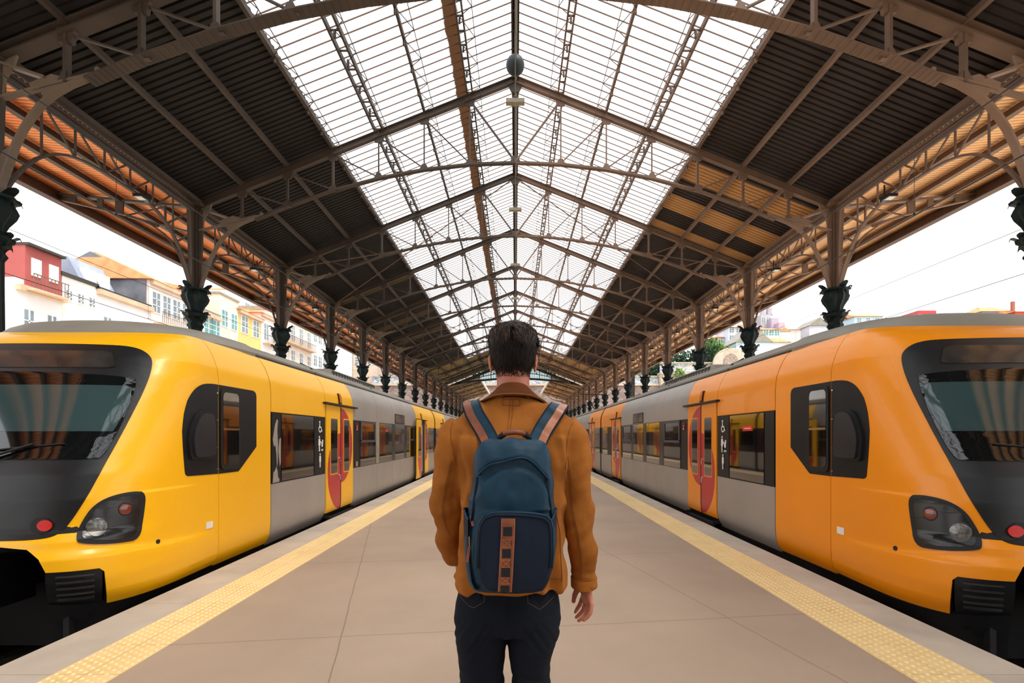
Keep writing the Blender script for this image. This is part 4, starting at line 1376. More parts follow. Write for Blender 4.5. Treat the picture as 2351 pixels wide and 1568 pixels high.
def house(name, label, cat, facing, a0, a1, p, depth, z0, z1, col, roof=None, rows=(), cornice=True, pane=None, group=None, balcony=None):
    """facing 'x': facade on the plane X=p looking to +X, a along Y. facing 'y': facade on Y=p looking to -Y, a along X."""
    mid = (a0 + a1) / 2
    if facing == 'x':
        F = lambda a, o, z: (p + o, a, z); loc = (p - depth / 2, mid, z0)
    else:
        F = lambda a, o, z: (a, p - o, z); loc = (mid, p + depth / 2, z0)
    t = thing(name, label, cat, loc, group)
    def bx(m, a, b, o0, o1, za, zb):
        q, r = F(a, o0, za), F(b, o1, zb)
        m.box(tuple(min(q[i], r[i]) for i in range(3)), tuple(max(q[i], r[i]) for i in range(3)))
    m = MB(); bx(m, a0, a1, -depth, 0, z0, z1); m.build('wall', wall_mat(col), t)
    if cornice:
        m = MB(); bx(m, a0 - .05, a1 + .05, 0, .35, z1 - .35, z1); m.build('cornice', TRIM, t)
    if roof:
        rc, rh, kind = roof
        m = MB()
        if kind == 'ridge':     # ridge parallel to the facade
            e = .4
            A = [F(a0 - e, e, z1), F(a1 + e, e, z1), F(a1 + e, -depth - e, z1), F(a0 - e, -depth - e, z1), F(a0 - e * .2, -depth / 2, z1 + rh), F(a1 + e * .2, -depth / 2, z1 + rh)]
            m.add(A, [(0, 1, 5, 4), (1, 2, 5), (2, 3, 4, 5), (3, 0, 4), (3, 2, 1, 0)])
        elif kind == 'gable':   # ridge square to the facade
            e = .3
            A = [F(a0 - e, e, z1), F(a1 + e, e, z1), F(mid, e, z1 + rh), F(a0 - e, -depth, z1), F(a1 + e, -depth, z1), F(mid, -depth, z1 + rh)]
            m.add(A, [(0, 1, 2), (3, 5, 4), (0, 2, 5, 3), (1, 4, 5, 2), (0, 3, 4, 1)])
        elif kind == 'flat':
            bx(m, a0 - .1, a1 + .1, -depth, .1, z1, z1 + rh)
        else:                   # hip
            A = [F(a0 - .3, .3, z1), F(a1 + .3, .3, z1), F(a1 + .3, -depth - .3, z1), F(a0 - .3, -depth - .3, z1), F(a0 * .7 + a1 * .3, -depth / 2, z1 + rh), F(a0 * .3 + a1 * .7, -depth / 2, z1 + rh)]
            m.add(A, [(0, 1, 5, 4), (1, 2, 5), (2, 3, 4, 5), (3, 0, 4), (3, 2, 1, 0)])
        m.build('roof', rc, t)
    for zc, wh, ww, n in rows:
        for i in range(n):
            a = a0 + (i + .5) * (a1 - a0) / n
            m = MB(); s_ = .10
            bx(m, a - ww / 2 - s_, a + ww / 2 + s_, -.02, .06, zc - wh / 2 - s_, zc + wh / 2 + s_)
            w_ = m.build('window', FRAME, t)
            m = MB(); bx(m, a - ww / 2, a + ww / 2, .0, .07, zc - wh / 2, zc + wh / 2); m.build('pane', pane or PANE, w_)
            m = MB(); bx(m, a - .04, a + .04, .05, .10, zc - wh / 2, zc + wh / 2)
            for k in (1, 2):
                zz = zc - wh / 2 + wh * k / 3; bx(m, a - ww / 2, a + ww / 2, .05, .10, zz - .03, zz + .03)
            m.build('glazing_bars', FRAME, w_)
    for zb in (balcony or ()):
        m = MB(); bx(m, a0 + .3, a1 - .3, 0, .8, zb - .12, zb); q = m.build('balcony', TRIM, t)
        m = MB(); bx(m, a0 + .3, a1 - .3, .76, .8, zb + .85, zb + .9)
        a = a0 + .3
        while a < a1 - .3:
            bx(m, a, a + .03, .76, .79, zb, zb + .88); a += .22
        m.build('railing', M['steel_lit'], q)
    return t, F, bx

XF = -30.0
def yy(x): return -XF * 1080 / (1183 - x)
WHT = (240, 238, 240)
CRM = (240, 232, 220)
t, F, bx = house('town_house', 'tall white house with a red attic storey, leftmost of the town row', 'house', 'x', yy(36), yy(142), XF, 9, -1, 10.6, WHT, None, [(8.2, 2.0, .55, 2), (4.9, 1.9, .55, 2)], balcony=(6.9, 10.45))
m = MB(); m.box((XF - 9, yy(36), 10.6), (XF - .05, yy(142) - .02, 11.0)); m.build('parapet', wall_mat(WHT), t)
m = MB(); m.box((XF - 8, yy(57), 10.6), (XF + .02, yy(142) - .05, 13.15)); at_ = m.build('attic', wall_mat((168, 86, 82)), t)
m = MB(); m.box((XF - 8.2, yy(55), 13.15), (XF + .3, yy(142), 13.3)); m.build('attic_roof', M['roof_dark'], t)
for q in (82, 122):
    m = MB(); m.box((XF, yy(q) - .3, 11.4), (XF + .08, yy(q) + .3, 12.5)); w_ = m.build('window', FRAME, t)
    m = MB(); m.box((XF + .05, yy(q) - .2, 11.5), (XF + .1, yy(q) + .2, 12.4)); m.build('pane', wall_mat((214, 216, 226)), w_)
house('town_house', 'low cream house with small square windows, right of the red attic', 'house', 'x', yy(142.5), yy(222), XF, 8, -1, 12.1, CRM, (M['roof_dark'], .25, 'flat'), [(10.9, .6, .4, 3), (8.2, 1.5, .6, 2)], False)
house('town_house', 'house with an orange tiled roof behind the cream house', 'house', 'x', yy(150), yy(205), XF - 8.3, 6, -1, 14.3, (228, 214, 206), (M['tile_roof'], 1.2, 'ridge'), [], True)
house('town_house', 'long white house with a blue grey mansard storey', 'house', 'x', yy(222.5), yy(344), XF, 9, -1, 12.0, WHT, (M['roof_dark'], .2, 'flat'), [(9.4, 1.5, .6, 3), (6.2, 2., .8, 3)], True)
m = MB(); m.prism([(XF - 1.0, 12.2), (XF - 2.2, 14.4), (XF - 8, 14.6), (XF - 8, 12.2)], 'y', yy(225), yy(300))
t = thing('mansard', 'slate blue mansard storey above the long white house', 'roof storey', (XF - 4, yy(260), 12.2)); m.build('slates', pm('slates', (150, 158, 176), .7, var=.15, scale=.8), t)
for q in (250, 280):
    m = MB(); m.box((XF - 1.75, yy(q) - .45, 12.7), (XF - 1.3, yy(q) + .45, 13.7)); m.build('dormer', FRAME, t)
house('town_house', 'pale peach house with an orange tiled roof and three tall window columns', 'house', 'x', yy(345), yy(436), XF, 9, -1, 14.3, (244, 230, 222), (M['tile_roof'], 2.3, 'ridge'), [(12.6, 1.6, .8, 4), (9.0, 2.2, .8, 4), (5.4, 2., .8, 4)], True, balcony=(10.9,))
m = MB(); m.prism([(XF - 9, 11.8), (XF - .3, 11.8), (XF - .3, 14.4), (XF - 4.8, 16.6), (XF - 9, 14.4)], 'y', yy(345) - .15, yy(345) - .02)
t = thing('gable_wall', 'weathered grey gable end wall of the peach house', 'wall', (XF - 4.6, yy(345) - .08, 11.8)); m.build('render', M['grey_gable'], t)
house('town_house', 'white house with a glass balcony, left of the pink front', 'house', 'x', yy(436.5), yy(468), XF, 8, -1, 15.0, WHT, (M['tile_roof'], 1.0, 'ridge'), [(13, 1.6, 1.2, 2), (9.5, 1.6, 1.2, 2)])
house('town_house', 'narrow pink fronted house with two wide windows', 'house', 'x', yy(468.5), yy(503), XF, 8, -1, 13.4, (222, 110, 124), (M['lamp_grey'], .3, 'flat'), [(12.2, 1.5, 1.1, 2), (9.2, 1.5, 1.1, 2)], pane=PANE_G)
house('town_house', 'beige modern block with tall slot windows', 'house', 'x', yy(503.5), yy(547), XF, 9, -1, 15.9, (224, 214, 196), (M['lamp_grey'], .2, 'flat'), [(13.6, 1.6, .9, 2), (10.4, 1.6, .9, 2)], False, pane=PANE_G)
house('town_house', 'bright yellow house with white framed windows', 'house', 'x', yy(547.5), yy(599), XF, 8, -1, 15.2, (240, 196, 122), (M['tile_roof'], 1.4, 'ridge'), [(13.8, 1.8, 1.1, 2), (10.4, 1.9, 1.1, 2)], True)
house('town_house', 'big pale house rising behind the yellow house', 'house', 'x', 75.5, 92, XF - 14, 9, -1, 25.0, (232, 230, 240), (M['tile_roof'], 2.0, 'hip'), [(22.5, 1.5, 1., 5), (19.0, 1.5, 1., 5)])
house('town_house', 'old white house with a narrow balcony, right of the yellow house', 'house', 'x', yy(599.5), yy(640), XF, 8, -1, 16.0, WHT, (M['tile_roof'], .8, 'ridge'), [(14, 1.9, .9, 2), (10.6, 1.9, .9, 2)], True, balcony=(12.6,))
house('town_house', 'weathered cream house with stacked iron balconies', 'house', 'x', yy(640.5), yy(717), XF, 8, -1, 17.5, (226, 212, 200), (M['lamp_grey'], .5, 'flat'), [(15.4, 2., 1., 4), (12.0, 2., 1., 4), (8.6, 2., 1., 4)], True, balcony=(13.8, 10.4))
house('town_house', 'white house with small windows, right of the iron balconies', 'house', 'x', yy(717.5), yy(750), XF, 8, -1, 18.5, WHT, (M['lamp_grey'], 1., 'ridge'), [(16.4, 1.6, 1.1, 3), (12.8, 1.6, 1.1, 3)], True)
house('town_house', 'tall blank white house end', 'house', 'y', -37, -30.5, 86, 5, -1, 19.2, WHT, None, [], False)
house('town_house', 'brown ruined house with patched tiles', 'house', 'y', -30.4, -25.8, 88, 8, 8, 18.0, (196, 178, 160), (M['tile_roof'], 1.2, 'gable'), [(15.6, 1.4, 1.4, 2)], False)
house('town_house', 'grey white house above the stone wall, behind the far left columns', 'house', 'y', -25.6, -17.5, 92, 8, 8, 16.5, (218, 218, 226), (M['lamp_grey'], .5, 'ridge'), [(14, 1.4, 1., 3)], False)

# stone walls
def wall_obj(name, label, a, b, mat, cap=None):
    t = thing(name, label, 'wall', ((a[0] + b[0]) / 2, a[1], a[2]))
    m = MB(); m.box(a, b); m.build('masonry', mat, t)
    if cap:
        m = MB(); m.box((a[0] - .1, a[1] - .25, b[2]), (b[0] + .1, b[1], b[2] + cap)); m.build('coping', M['stone_edge'], t)
    return t
wall_obj('retaining_wall', 'high stone retaining wall across the far end of the tracks', (-30, 85, -1), (26, 86.5, 10.6), M['stone_wall'], .35)
wall_obj('graffiti_parapet', 'graffiti covered parapet on top of the stone wall', (-26, 85.6, 10.96), (26, 86.2, 12.3), M['graffiti'], .15)
wall_obj('retaining_wall', 'pale plastered retaining wall behind the far right columns', (26.05, 84.2, -1), (75, 86, 12.6), M['stone_edge'], .3)
wall_obj('graffiti_wall', 'graffiti covered low wall above the right retaining wall', (26.2, 84.9, 12.95), (41.5, 85.4, 14.6), M['graffiti'], .2)
t = thing('arched_pediment', 'round topped stone pediment on the right retaining wall', 'pediment', (38.5, 83.9, 12.9))
m = MB(); m.prism([(33.9, 12.9), (42.8, 12.9), (42.6, 13.9)] + [(38.3 + 3.1 * math.cos(a), 14.2 + 3.0 * math.sin(a)) for a in [PI * i / 16 for i in range(17)]] + [(34, 13.9)], 'y', 83.6, 84.1); m.build('panel', M['stone_edge'], t)
m = MB(); m.prism([(38.3 + 1.3 * math.cos(a), 14.7 + 1.4 * math.sin(a)) for a in [2 * PI * i / 24 for i in range(24)]], 'y', 83.45, 83.62); m.build('medallion', pm('medallion', (150, 136, 124), .9, var=.3, scale=3), t)
# hillside
m = MB(); NX, NY = 40, 14
vs = []
for j in range(NY):
    for i in range(NX):
        x = -90 + i * 7.; y = 87 + j * 9.
        h = 8 + j * 1.15 + max(0, min(1, (x - 10) / 40)) * j * .75 + 1.2 * math.sin(x * .11) * min(1, j / 3)
        vs.append((x, y, h - 9 if j == 0 and abs(x) > 200 else h))
fs = [(j * NX + i, j * NX + i + 1, (j + 1) * NX + i + 1, (j + 1) * NX + i) for j in range(NY - 1) for i in range(NX - 1)]
m.add(vs, fs); m.build('floor_hillside', M['foliage_dark'], None, True, kind='structure')

def hz(Y, y): return EYE + (1002 - y) / 1080 * Y
def hx(Y, x): return (x - 1183) / 1080 * Y
def hill_house(label, x0, x1, yt, yb, Y, col, roof, rows, pane=None, cat='house', name='hill_house', depth=7):
    return house(name, label, cat, 'y', hx(Y, x0), hx(Y, x1), Y, depth, hz(Y, yb) - 4, hz(Y, yt), col, roof, [(hz(Y, r[0]), r[1], r[2], r[3]) for r in rows], False, pane)
TR = M['tile_roof']
hill_house('stone house with shuttered windows above the green trees on the right hill', 1648, 1672, 775, 800, 112, (196, 190, 184), (TR, 1., 'ridge'), [(785, 1.2, .8, 2)])
hill_house('pale blue grey house with a stack of windows, beside the second right column', 1672, 1703, 752, 800, 110, (206, 214, 226), (TR, 1.2, 'ridge'), [(757, 1.4, 1., 2), (777, 1.4, 1., 2)])
hill_house('lilac white house left of the nearest right capital', 1703, 1742, 748, 795, 116, (214, 208, 222), (TR, 1.4, 'hip'), [(757, 1.4, 1.1, 2), (776, 1.4, 1.1, 2)])
hill_house('light blue gabled building just above the right train', 1690, 1770, 786, 822, 90, (196, 214, 222), (M['train_roof'], 3.2, 'gable'), [])
hill_house('white house with three teal windows and a red corner', 1752, 1790, 757, 776, 104, (204, 214, 220), (TR, 1.1, 'ridge'), [(764, 1.2, 1.0, 3)], PANE_G)
hill_house('low house with a broad tiled roof under the teal windows', 1755, 1812, 786, 800, 98, (216, 222, 226), (TR, 1.6, 'ridge'), [])
hill_house('plain pale house right of the teal windowed house', 1791, 1812, 761, 780, 108, (216, 220, 228), (TR, .9, 'gable'), [])
t, F, bx = hill_house('old stone church tower on the right hill skyline', 1747, 1770, 722, 745, 130, (176, 170, 176), None, [(735, 1.6, 1., 2)], cat='tower', name='church_tower')
m = MB()
for q in (1751, 1766):
    p = at(q, 722, 132); m.tube([(p.x, p.y, p.z - .2), (p.x, p.y, p.z + 1.4)], [.9, .8], 8); m.sphere((p.x, p.y, p.z + 1.6), .8, 10, 8)
m.build('belfry', wall_mat((176, 170, 176)), t)
hill_house('purple grey block beside the church tower', 1771, 1788, 730, 748, 128, (176, 160, 176), None, [])
hill_house('low mauve block below the church tower', 1788, 1802, 740, 752, 126, (182, 164, 172), None, [])
hill_house('small tiled house at the foot of the hill skyline', 1806, 1838, 757, 770, 118, (220, 208, 200), (TR, 1., 'ridge'), [])
hill_house('grey gabled roof on the hill skyline left of the nearest right capital', 1858, 1905, 748, 760, 122, (206, 204, 212), (M['train_roof'], 2.2, 'gable'), [])
hill_house('pale blue house with a red edged roof just right of the nearest right capital', 1962, 2024, 727, 745, 118, (190, 212, 226), (TR, 1.5, 'ridge'), [(735, 1., 1., 3)])
hill_house('small crimson topped house in the middle of the right skyline', 2108, 2148, 721, 740, 124, (206, 200, 210), (M['door_red'], .9, 'flat'), [])
hill_house('long stone building under a pale tiled hip roof', 2176, 2262, 722, 740, 128, (206, 198, 192), (TR, 1.2, 'hip'), [])
hill_house('weathered gabled building near the right end of the skyline', 2254, 2328, 715, 740, 118, (150, 140, 146), (TR, 2., 'hip'), [])
hill_house('brick red house at the right end of the skyline', 2330, 2380, 716, 740, 114, (206, 84, 60), (TR, 1., 'ridge'), [])
m = MB(); p = at(2328, 712, 117); m.box((p.x - .3, p.y, p.z - 3), (p.x + .3, p.y + .6, p.z + 2.2)); t = thing('chimney', 'thin brick chimney on the weathered gabled building', 'chimney', tuple(p - Vector((0, 0, 3)))); m.build('stack', wall_mat((150, 96, 76)), t)

def tree(label, x, y, z0, h, r, mat, n, name='leafy_tree', group=None):
    t = thing(name, label, 'tree', (x, y, z0), group)
    rr = random.Random(int(x * 10) + 3)
    m = MB(); m.tube([(x, y, z0 - 2), (x + .2, y, z0 + h * .4), (x, y, z0 + h * .7)], [.3, .22, .1], 8); m.build('trunk', M['bark'], t)
    m = MB(); blobs = [(x + rr.uniform(-.6, .6) * r, y + rr.uniform(-.4, .4) * r, z0 + h * rr.uniform(.35, .95), r * rr.uniform(.35, .6)) for _ in range(9)]
    for b in blobs:
        for _ in range(n // 9):
            d = Vector((rr.gauss(0, 1), rr.gauss(0, 1), rr.gauss(0, 1))).normalized()
            p = Vector(b[:3]) + d * b[3] * rr.uniform(.7, 1.05)
            a = Vector((rr.gauss(0, 1), rr.gauss(0, 1), rr.gauss(0, 1))).normalized() * rr.uniform(.14, .34)
            c = a.cross(d).normalized() * rr.uniform(.1, .22)
            m.add([p - a, p + c, p + a, p - c], [(0, 1, 2, 3)])
    m.build('foliage', mat, t, fix=False)
FO, FD = M['foliage'], M['foliage_dark']
tree('light green tree on the right hill, beside the arched pediment', hx(91.5, 1637), 91.5, 13, 6.5, 3.8, FO, 2400)
tree('darker green tree behind the second right column', hx(89, 1602), 89, 12.5, 6, 3.4, FD, 1800)
tree('tall dark conifer like tree behind the third right column', hx(90, 1545), 90, 11.5, 7, 2.8, FD, 1800)
tree('dark ivy covered tree between the third and fourth right columns', hx(88, 1515), 88, 11, 5.5, 2.6, FD, 1600)
tree('green bush at the foot of the right retaining wall', hx(83, 1570), 82, 4.5, 8.5, 1.8, FO, 1200)
for i, (px, s_, w_) in enumerate(((1085, 5, 'seen through the glass left of the head'), (1120, 4.6, 'just left of the head at the far end'), (1250, 5, 'just right of the head at the far end'), (1285, 5.4, 'through the glass right of the head'), (1180, 4.6, 'hidden mostly behind the head at the far end'))):
    tree('green tree above the stone wall, ' + w_, hx(95, px), 95 + i, 12, s_ * 1.25, 4.5, FO if i % 2 else FD, 1500)
tree('hedge tree on the ridge behind the far roof', hx(104, 1140), 105, 16, 5, 6, FO, 1500)
# ------------------------------------------------------------------ the traveller
from mathutils import noise as mn
from mathutils.bvhtree import BVHTree
DG = None
def ring(cx, cy, z, rx, ry, n=2.3, N=40, tilt=0.):
    out = []
    for k in range(N):
        a = 2 * PI * k / N
        c, s_ = math.cos(a), math.sin(a)
        x = rx * math.copysign(abs(c) ** (2 / n), c); y = ry * math.copysign(abs(s_) ** (2 / n), s_)
        out.append((cx + x, cy + y, z + tilt * x))
    return out
def remesh(mb, voxel, smooth=2):
    me = bpy.data.meshes.new('tmp'); me.from_pydata(mb.v, [], mb.f)
    bm = bmesh.new(); bm.from_mesh(me); bmesh.ops.recalc_face_normals(bm, faces=bm.faces); bm.to_mesh(me); bm.free()
    o = bpy.data.objects.new('tmp', me); COL.objects.link(o)
    md = o.modifiers.new('r', 'REMESH'); md.mode = 'VOXEL'; md.voxel_size = voxel; md.adaptivity = 0
    if smooth:
        sm = o.modifiers.new('s', 'SMOOTH'); sm.factor = .5; sm.iterations = smooth
    dg = bpy.context.evaluated_depsgraph_get(); dg.update()
    out = bpy.data.meshes.new_from_object(o.evaluated_get(dg))
    bpy.data.objects.remove(o)
    return out
def displace(me, fn, smooth=0):
    ns = [v.normal.copy() for v in me.vertices]
    for v, n in zip(me.vertices, ns):
        v.co = v.co + n * fn(v.co, n)
    if smooth:
        bm = bmesh.new(); bm.from_mesh(me)
        for _ in range(smooth):
            bmesh.ops.smooth_vert(bm, verts=bm.verts, factor=.5, use_axis_x=True, use_axis_y=True, use_axis_z=True)
        bm.to_mesh(me); bm.free()
    me.update()
def rebase(me, L):
    for v in me.vertices:
        v.co -= L
    me.update()
def bvh(me):
    return BVHTree.FromPolygons([v.co.copy() for v in me.vertices], [tuple(p.vertices) for p in me.polygons])
PX, PY = -.010, 1.69
prs = thing('person', 'man seen from behind in a mustard brown jacket and dark blue jeans', 'person', (PX, PY, 0))
LOC = prs.location.copy()

# ---- body: one continuous surface
def head_rings():
    H = [(1.585, .060, .062, .0), (1.62, .059, .064, .0), (1.645, .061, .069, .004), (1.665, .066, .080, .012), (1.69, .071, .091, .012), (1.72, .0745, .096, .006), (1.75, .0755, .098, .003), (1.775, .073, .094, .0), (1.795, .066, .084, -.001), (1.81, .054, .068, -.001), (1.82, .036, .046, 0), (1.824, .012, .015, 0)]
    return H
m = MB()
HX, HY = -.008, 1.705
m.loft([ring(HX, HY + c, z, a, b, 2.15) for z, a, b, c in head_rings()])
# jaw and chin, nose, brow, lips
m.loft([ring(HX, HY + .055, 1.595, .018, .018), ring(HX, HY + .06, 1.605, .036, .034), ring(HX, HY + .05, 1.64, .052, .046), ring(HX, HY + .04, 1.68, .06, .05)])
m.loft([ring(HX, HY + .104, 1.665, .016, .014, 2), ring(HX, HY + .112, 1.675, .014, .02, 2), ring(HX, HY + .104, 1.70, .008, .014, 2), ring(HX, HY + .097, 1.725, .006, .008, 2)])
m.sphere((HX, HY + .088, 1.733), .02, 16, 8, (2.6, .8, .45))
m.sphere((HX, HY + .098, 1.641), .012, 14, 8, (2.0, .8, .5)); m.sphere((HX, HY + .096, 1.632), .012, 14, 8, (1.8, .9, .6))
for sg in (-1, 1):       # ears
    for dz, r_, dx in ((.022, .017, .004), (.006, .016, .003), (-.012, .012, 0)):
        m.sphere((HX + sg * (.079 + dx), HY - .004, 1.676 + dz), r_, 14, 10, (.42, .95, 1.2))
m.loft([ring(HX, 1.70, 1.52, .075, .07), ring(HX, 1.70, 1.56, .062, .062), ring(HX, 1.70, 1.60, .058, .061)])
# torso
m.loft([ring(PX - .015, 1.69, .74, .14, .10), ring(PX - .012, 1.69, .86, .165, .105), ring(PX, 1.69, 1.0, .15, .10), ring(PX, 1.69, 1.15, .155, .10), ring(PX, 1.69, 1.3, .175, .105), ring(PX, 1.69, 1.42, .175, .10), ring(PX, 1.70, 1.49, .13, .08), ring(PX, 1.70, 1.54, .07, .065)])
RA = [(.17, 1.69, 1.44), (.214, 1.695, 1.34), (.216, 1.69, 1.22), (.232, 1.70, 1.10), (.25, 1.72, .99), (.258, 1.735, .905), (.262, 1.737, .868)]
LA = [(-.19, 1.69, 1.44), (-.238, 1.70, 1.32), (-.25, 1.71, 1.20), (-.255, 1.73, 1.12), (-.245, 1.79, 1.03), (-.228, 1.84, .955), (-.222, 1.85, .93)]
m.tube(RA, [.042, .038, .035, .032, .030, .028, .026], 16)
m.tube(LA, [.042, .038, .034, .031, .029, .027, .025], 16)
# right hand: palm, four bent fingers, thumb off the side
def hand(m, wrist, knuckles, tips, thumb):
    w = Vector(wrist)
    kc = sum((Vector(k) for k in knuckles), Vector()) / 4
    across = (Vector(knuckles[0]) - Vector(knuckles[3])).normalized()
    d = (kc - w).normalized(); nrm = across.cross(d).normalized()
    rings = []
    for t_, hw, ht in ((-.2, .022, .018), (0, .024, .017), (.35, .034, .016), (.7, .038, .015), (1.0, .037, .013), (1.12, .032, .010)):
        c = w.lerp(kc, t_) if t_ >= 0 else w + (kc - w) * t_
        rings.append([c + across * hw * math.cos(2 * PI * k / 16) + nrm * ht * math.sin(2 * PI * k / 16) for k in range(16)])
    m.loft(rings)
    for k, tp in zip(knuckles, tips):
        pts = [w.lerp(Vector(k), .75), Vector(k)] + [Vector(q) for q in tp]
        m.tube(pts, [.009, .0095] + [.0088, .0080, .0066][:len(tp)], 12)
        m.sphere(pts[-1], .0066, 10, 8)
    pts = [Vector(q) for q in thumb]
    m.tube(pts, [.014, .0125, .0105, .0085], 12); m.sphere(pts[-1], .0085, 10, 8)
hand(m, (.262, 1.737, .862), [(.276, 1.700, .812), (.270, 1.722, .806), (.262, 1.745, .806), (.252, 1.768, .812)],
     [[(.270, 1.692, .786), (.258, 1.690, .770), (.246, 1.690, .760)],
      [(.262, 1.716, .776), (.246, 1.714, .758), (.231, 1.716, .748)],
      [(.252, 1.742, .776), (.238, 1.742, .760), (.226, 1.744, .750)],
      [(.243, 1.770, .786), (.233, 1.772, .770), (.226, 1.772, .758)]],
     [(.252, 1.752, .862), (.232, 1.766, .846), (.223, 1.770, .822), (.219, 1.768, .801)])
# left hand resting on the hip pocket, mostly under the jacket
hand(m, (-.221, 1.85, .925), [(-.214, 1.80, .885), (-.212, 1.825, .877), (-.210, 1.85, .876), (-.208, 1.873, .884)],
     [[(-.206, 1.79, .868), (-.200, 1.785, .852), (-.196, 1.784, .842)],
      [(-.203, 1.82, .853), (-.196, 1.815, .838), (-.190, 1.812, .826)],
      [(-.201, 1.85, .852), (-.195, 1.85, .834), (-.190, 1.85, .822)],
      [(-.200, 1.877, .862), (-.195, 1.88, .846), (-.192, 1.88, .836)]],
     [(-.214, 1.87, .925), (-.200, 1.885, .908), (-.192, 1.888, .888), (-.188, 1.886, .870)])
LEG = {-1: [(-.115, 1.69, .84), (-.121, 1.69, .70), (-.120, 1.69, .55), (-.121, 1.70, .48), (-.122, 1.71, .34), (-.124, 1.72, .12), (-.126, 1.72, .06)],
       1: [(.06, 1.69, .84), (.060, 1.69, .70), (.054, 1.69, .55), (.055, 1.70, .48), (.057, 1.71, .34), (.06, 1.72, .12), (.062, 1.72, .06)]}
for sg in (-1, 1):
    m.tube(LEG[sg], [.085, .075, .055, .052, .048, .036, .034], 16)
    x = LEG[sg][-1][0]
    m.tube([(x, 1.69, .05), (x, 1.75, .045), (x + sg * .008, 1.84, .03)], [.034, .036, .026], 12)
bm_ = remesh(m, .0036, 2)
rebase(bm_, LOC)
link('body', bm_, M['skin'], prs, True)
for sg in (-1, 1):
    m = MB(); m.sphere((HX + sg * .03, HY + .090, 1.712), .0115, 14, 10); m.build('eye', M['eye'], prs, True)

# ---- hair
hr = []
m = MB()
HH = [(z, a, b, c) for z, a, b, c in head_rings() if z > 1.65]
def head_at(z):
    zs = [h[0] for h in head_rings()]
    return [interp(z, zs, [h[i] for h in head_rings()]) for i in (1, 2, 3)]
rows_ = [1.66, 1.675, 1.69, 1.71, 1.73, 1.75, 1.77, 1.785, 1.80, 1.812, 1.822, 1.83]
grid = []
NS = 56
for j, z in enumerate(rows_):
    if z < 1.824:
        a, b, c = head_at(z)
    else:
        a, b, c = .012, .015, 0
    g = .001 + .0035 * min(1, max(0, (z - 1.69) / .05))
    if z >= 1.80: g = .008
    rg = []
    for k in range(NS):
        an = 2 * PI * k / NS
        rg.append((HX + (a + g) * math.cos(an), HY + c + (b + g) * math.sin(an), z + (g * .8 if z > 1.8 else 0)))
    grid.append(rg)
vs = [p for r_ in grid for p in r_]; fs = []
for j in range(len(rows_) - 1):
    for k in range(NS):
        an = 2 * PI * (k + .5) / NS
        front = math.sin(an)          # +1 face side, -1 back of the head
        zlow = 1.655 if front < -.25 else (1.70 if front < .35 else 1.765)
        if rows_[j] < zlow: continue
        fs.append((j * NS + k, j * NS + (k + 1) % NS, (j + 1) * NS + (k + 1) % NS, (j + 1) * NS + k))
fs.append(tuple((len(rows_) - 1) * NS + k for k in range(NS)))
m.add(vs, fs)
cap = m.build('hair', M['hair'], prs, True, fix=False)
rr = random.Random(11)
def strands(count, mat, nm, topbias):
    m = MB()
    for _ in range(count):
        an = rr.uniform(0, 2 * PI)
        front = math.sin(an)
        zl = 1.632 if front < -.2 else (1.695 if front < .35 else 1.765)
        z = rr.uniform(zl, 1.822) if not topbias else rr.uniform(1.775, 1.824)
        if z < 1.67 and rr.random() > (z - 1.62) / .05: continue
        a, b, c = head_at(z)
        g = .001 + .0035 * min(1, max(0, (z - 1.69) / .05))
        if z > 1.80:
            q = rr.random() ** .5; a *= q; b *= q; z = 1.795 + (1.824 - 1.795) * math.sqrt(max(0, 1 - q * q))
        p = Vector((HX + (a + g) * math.cos(an), HY + c + (b + g) * math.sin(an), z + (.008 if z > 1.79 else 0)))
        out = Vector((math.cos(an) / .075, math.sin(an) / .097, max(0, (z - 1.74)) * 160)).normalized()
        if z < 1.76:
            L_ = .006 + .026 * min(1, max(0, (z - 1.64) / .1)); d = (Vector((rr.gauss(0, .18), rr.gauss(0, .18), -1)) + out * .12).normalized()
        else:
            L_ = rr.uniform(.03, .05)
            swirl = Vector((.55 + .5 * math.sin(3 * an), .55, .1)) if p.x > HX - .01 else Vector((-.45, .5, .1))
            if front < -.3 : swirl = Vector((swirl.x * .7, -.6, -.5))
            d = (swirl.normalized() + Vector((rr.gauss(0, .22), rr.gauss(0, .22), rr.gauss(0, .15)))).normalized()
            d = (d - out * d.dot(out) * .8).normalized()
        sd_ = d.cross(out).normalized()
        w_ = rr.uniform(.0004, .0008)
        bend = out * (.0025 if z < 1.76 else rr.uniform(.002, .010))
        pts = [p, p + d * L_ * .5 + bend, p + d * L_ + bend * .3 - out * (.003 if z < 1.76 else .006)]
        vs = []
        for q, ww in zip(pts, (1, .8, .15)):
            vs += [q - sd_ * w_ * ww, q + sd_ * w_ * ww]
        m.add(vs, [(0, 1, 3, 2), (2, 3, 5, 4)])
    m.build(nm, mat, cap, fix=False, kind='stuff')
strands(26000, M['hair'], 'strands', False)
strands(4000, M['hair_light'], 'light_strands', True)

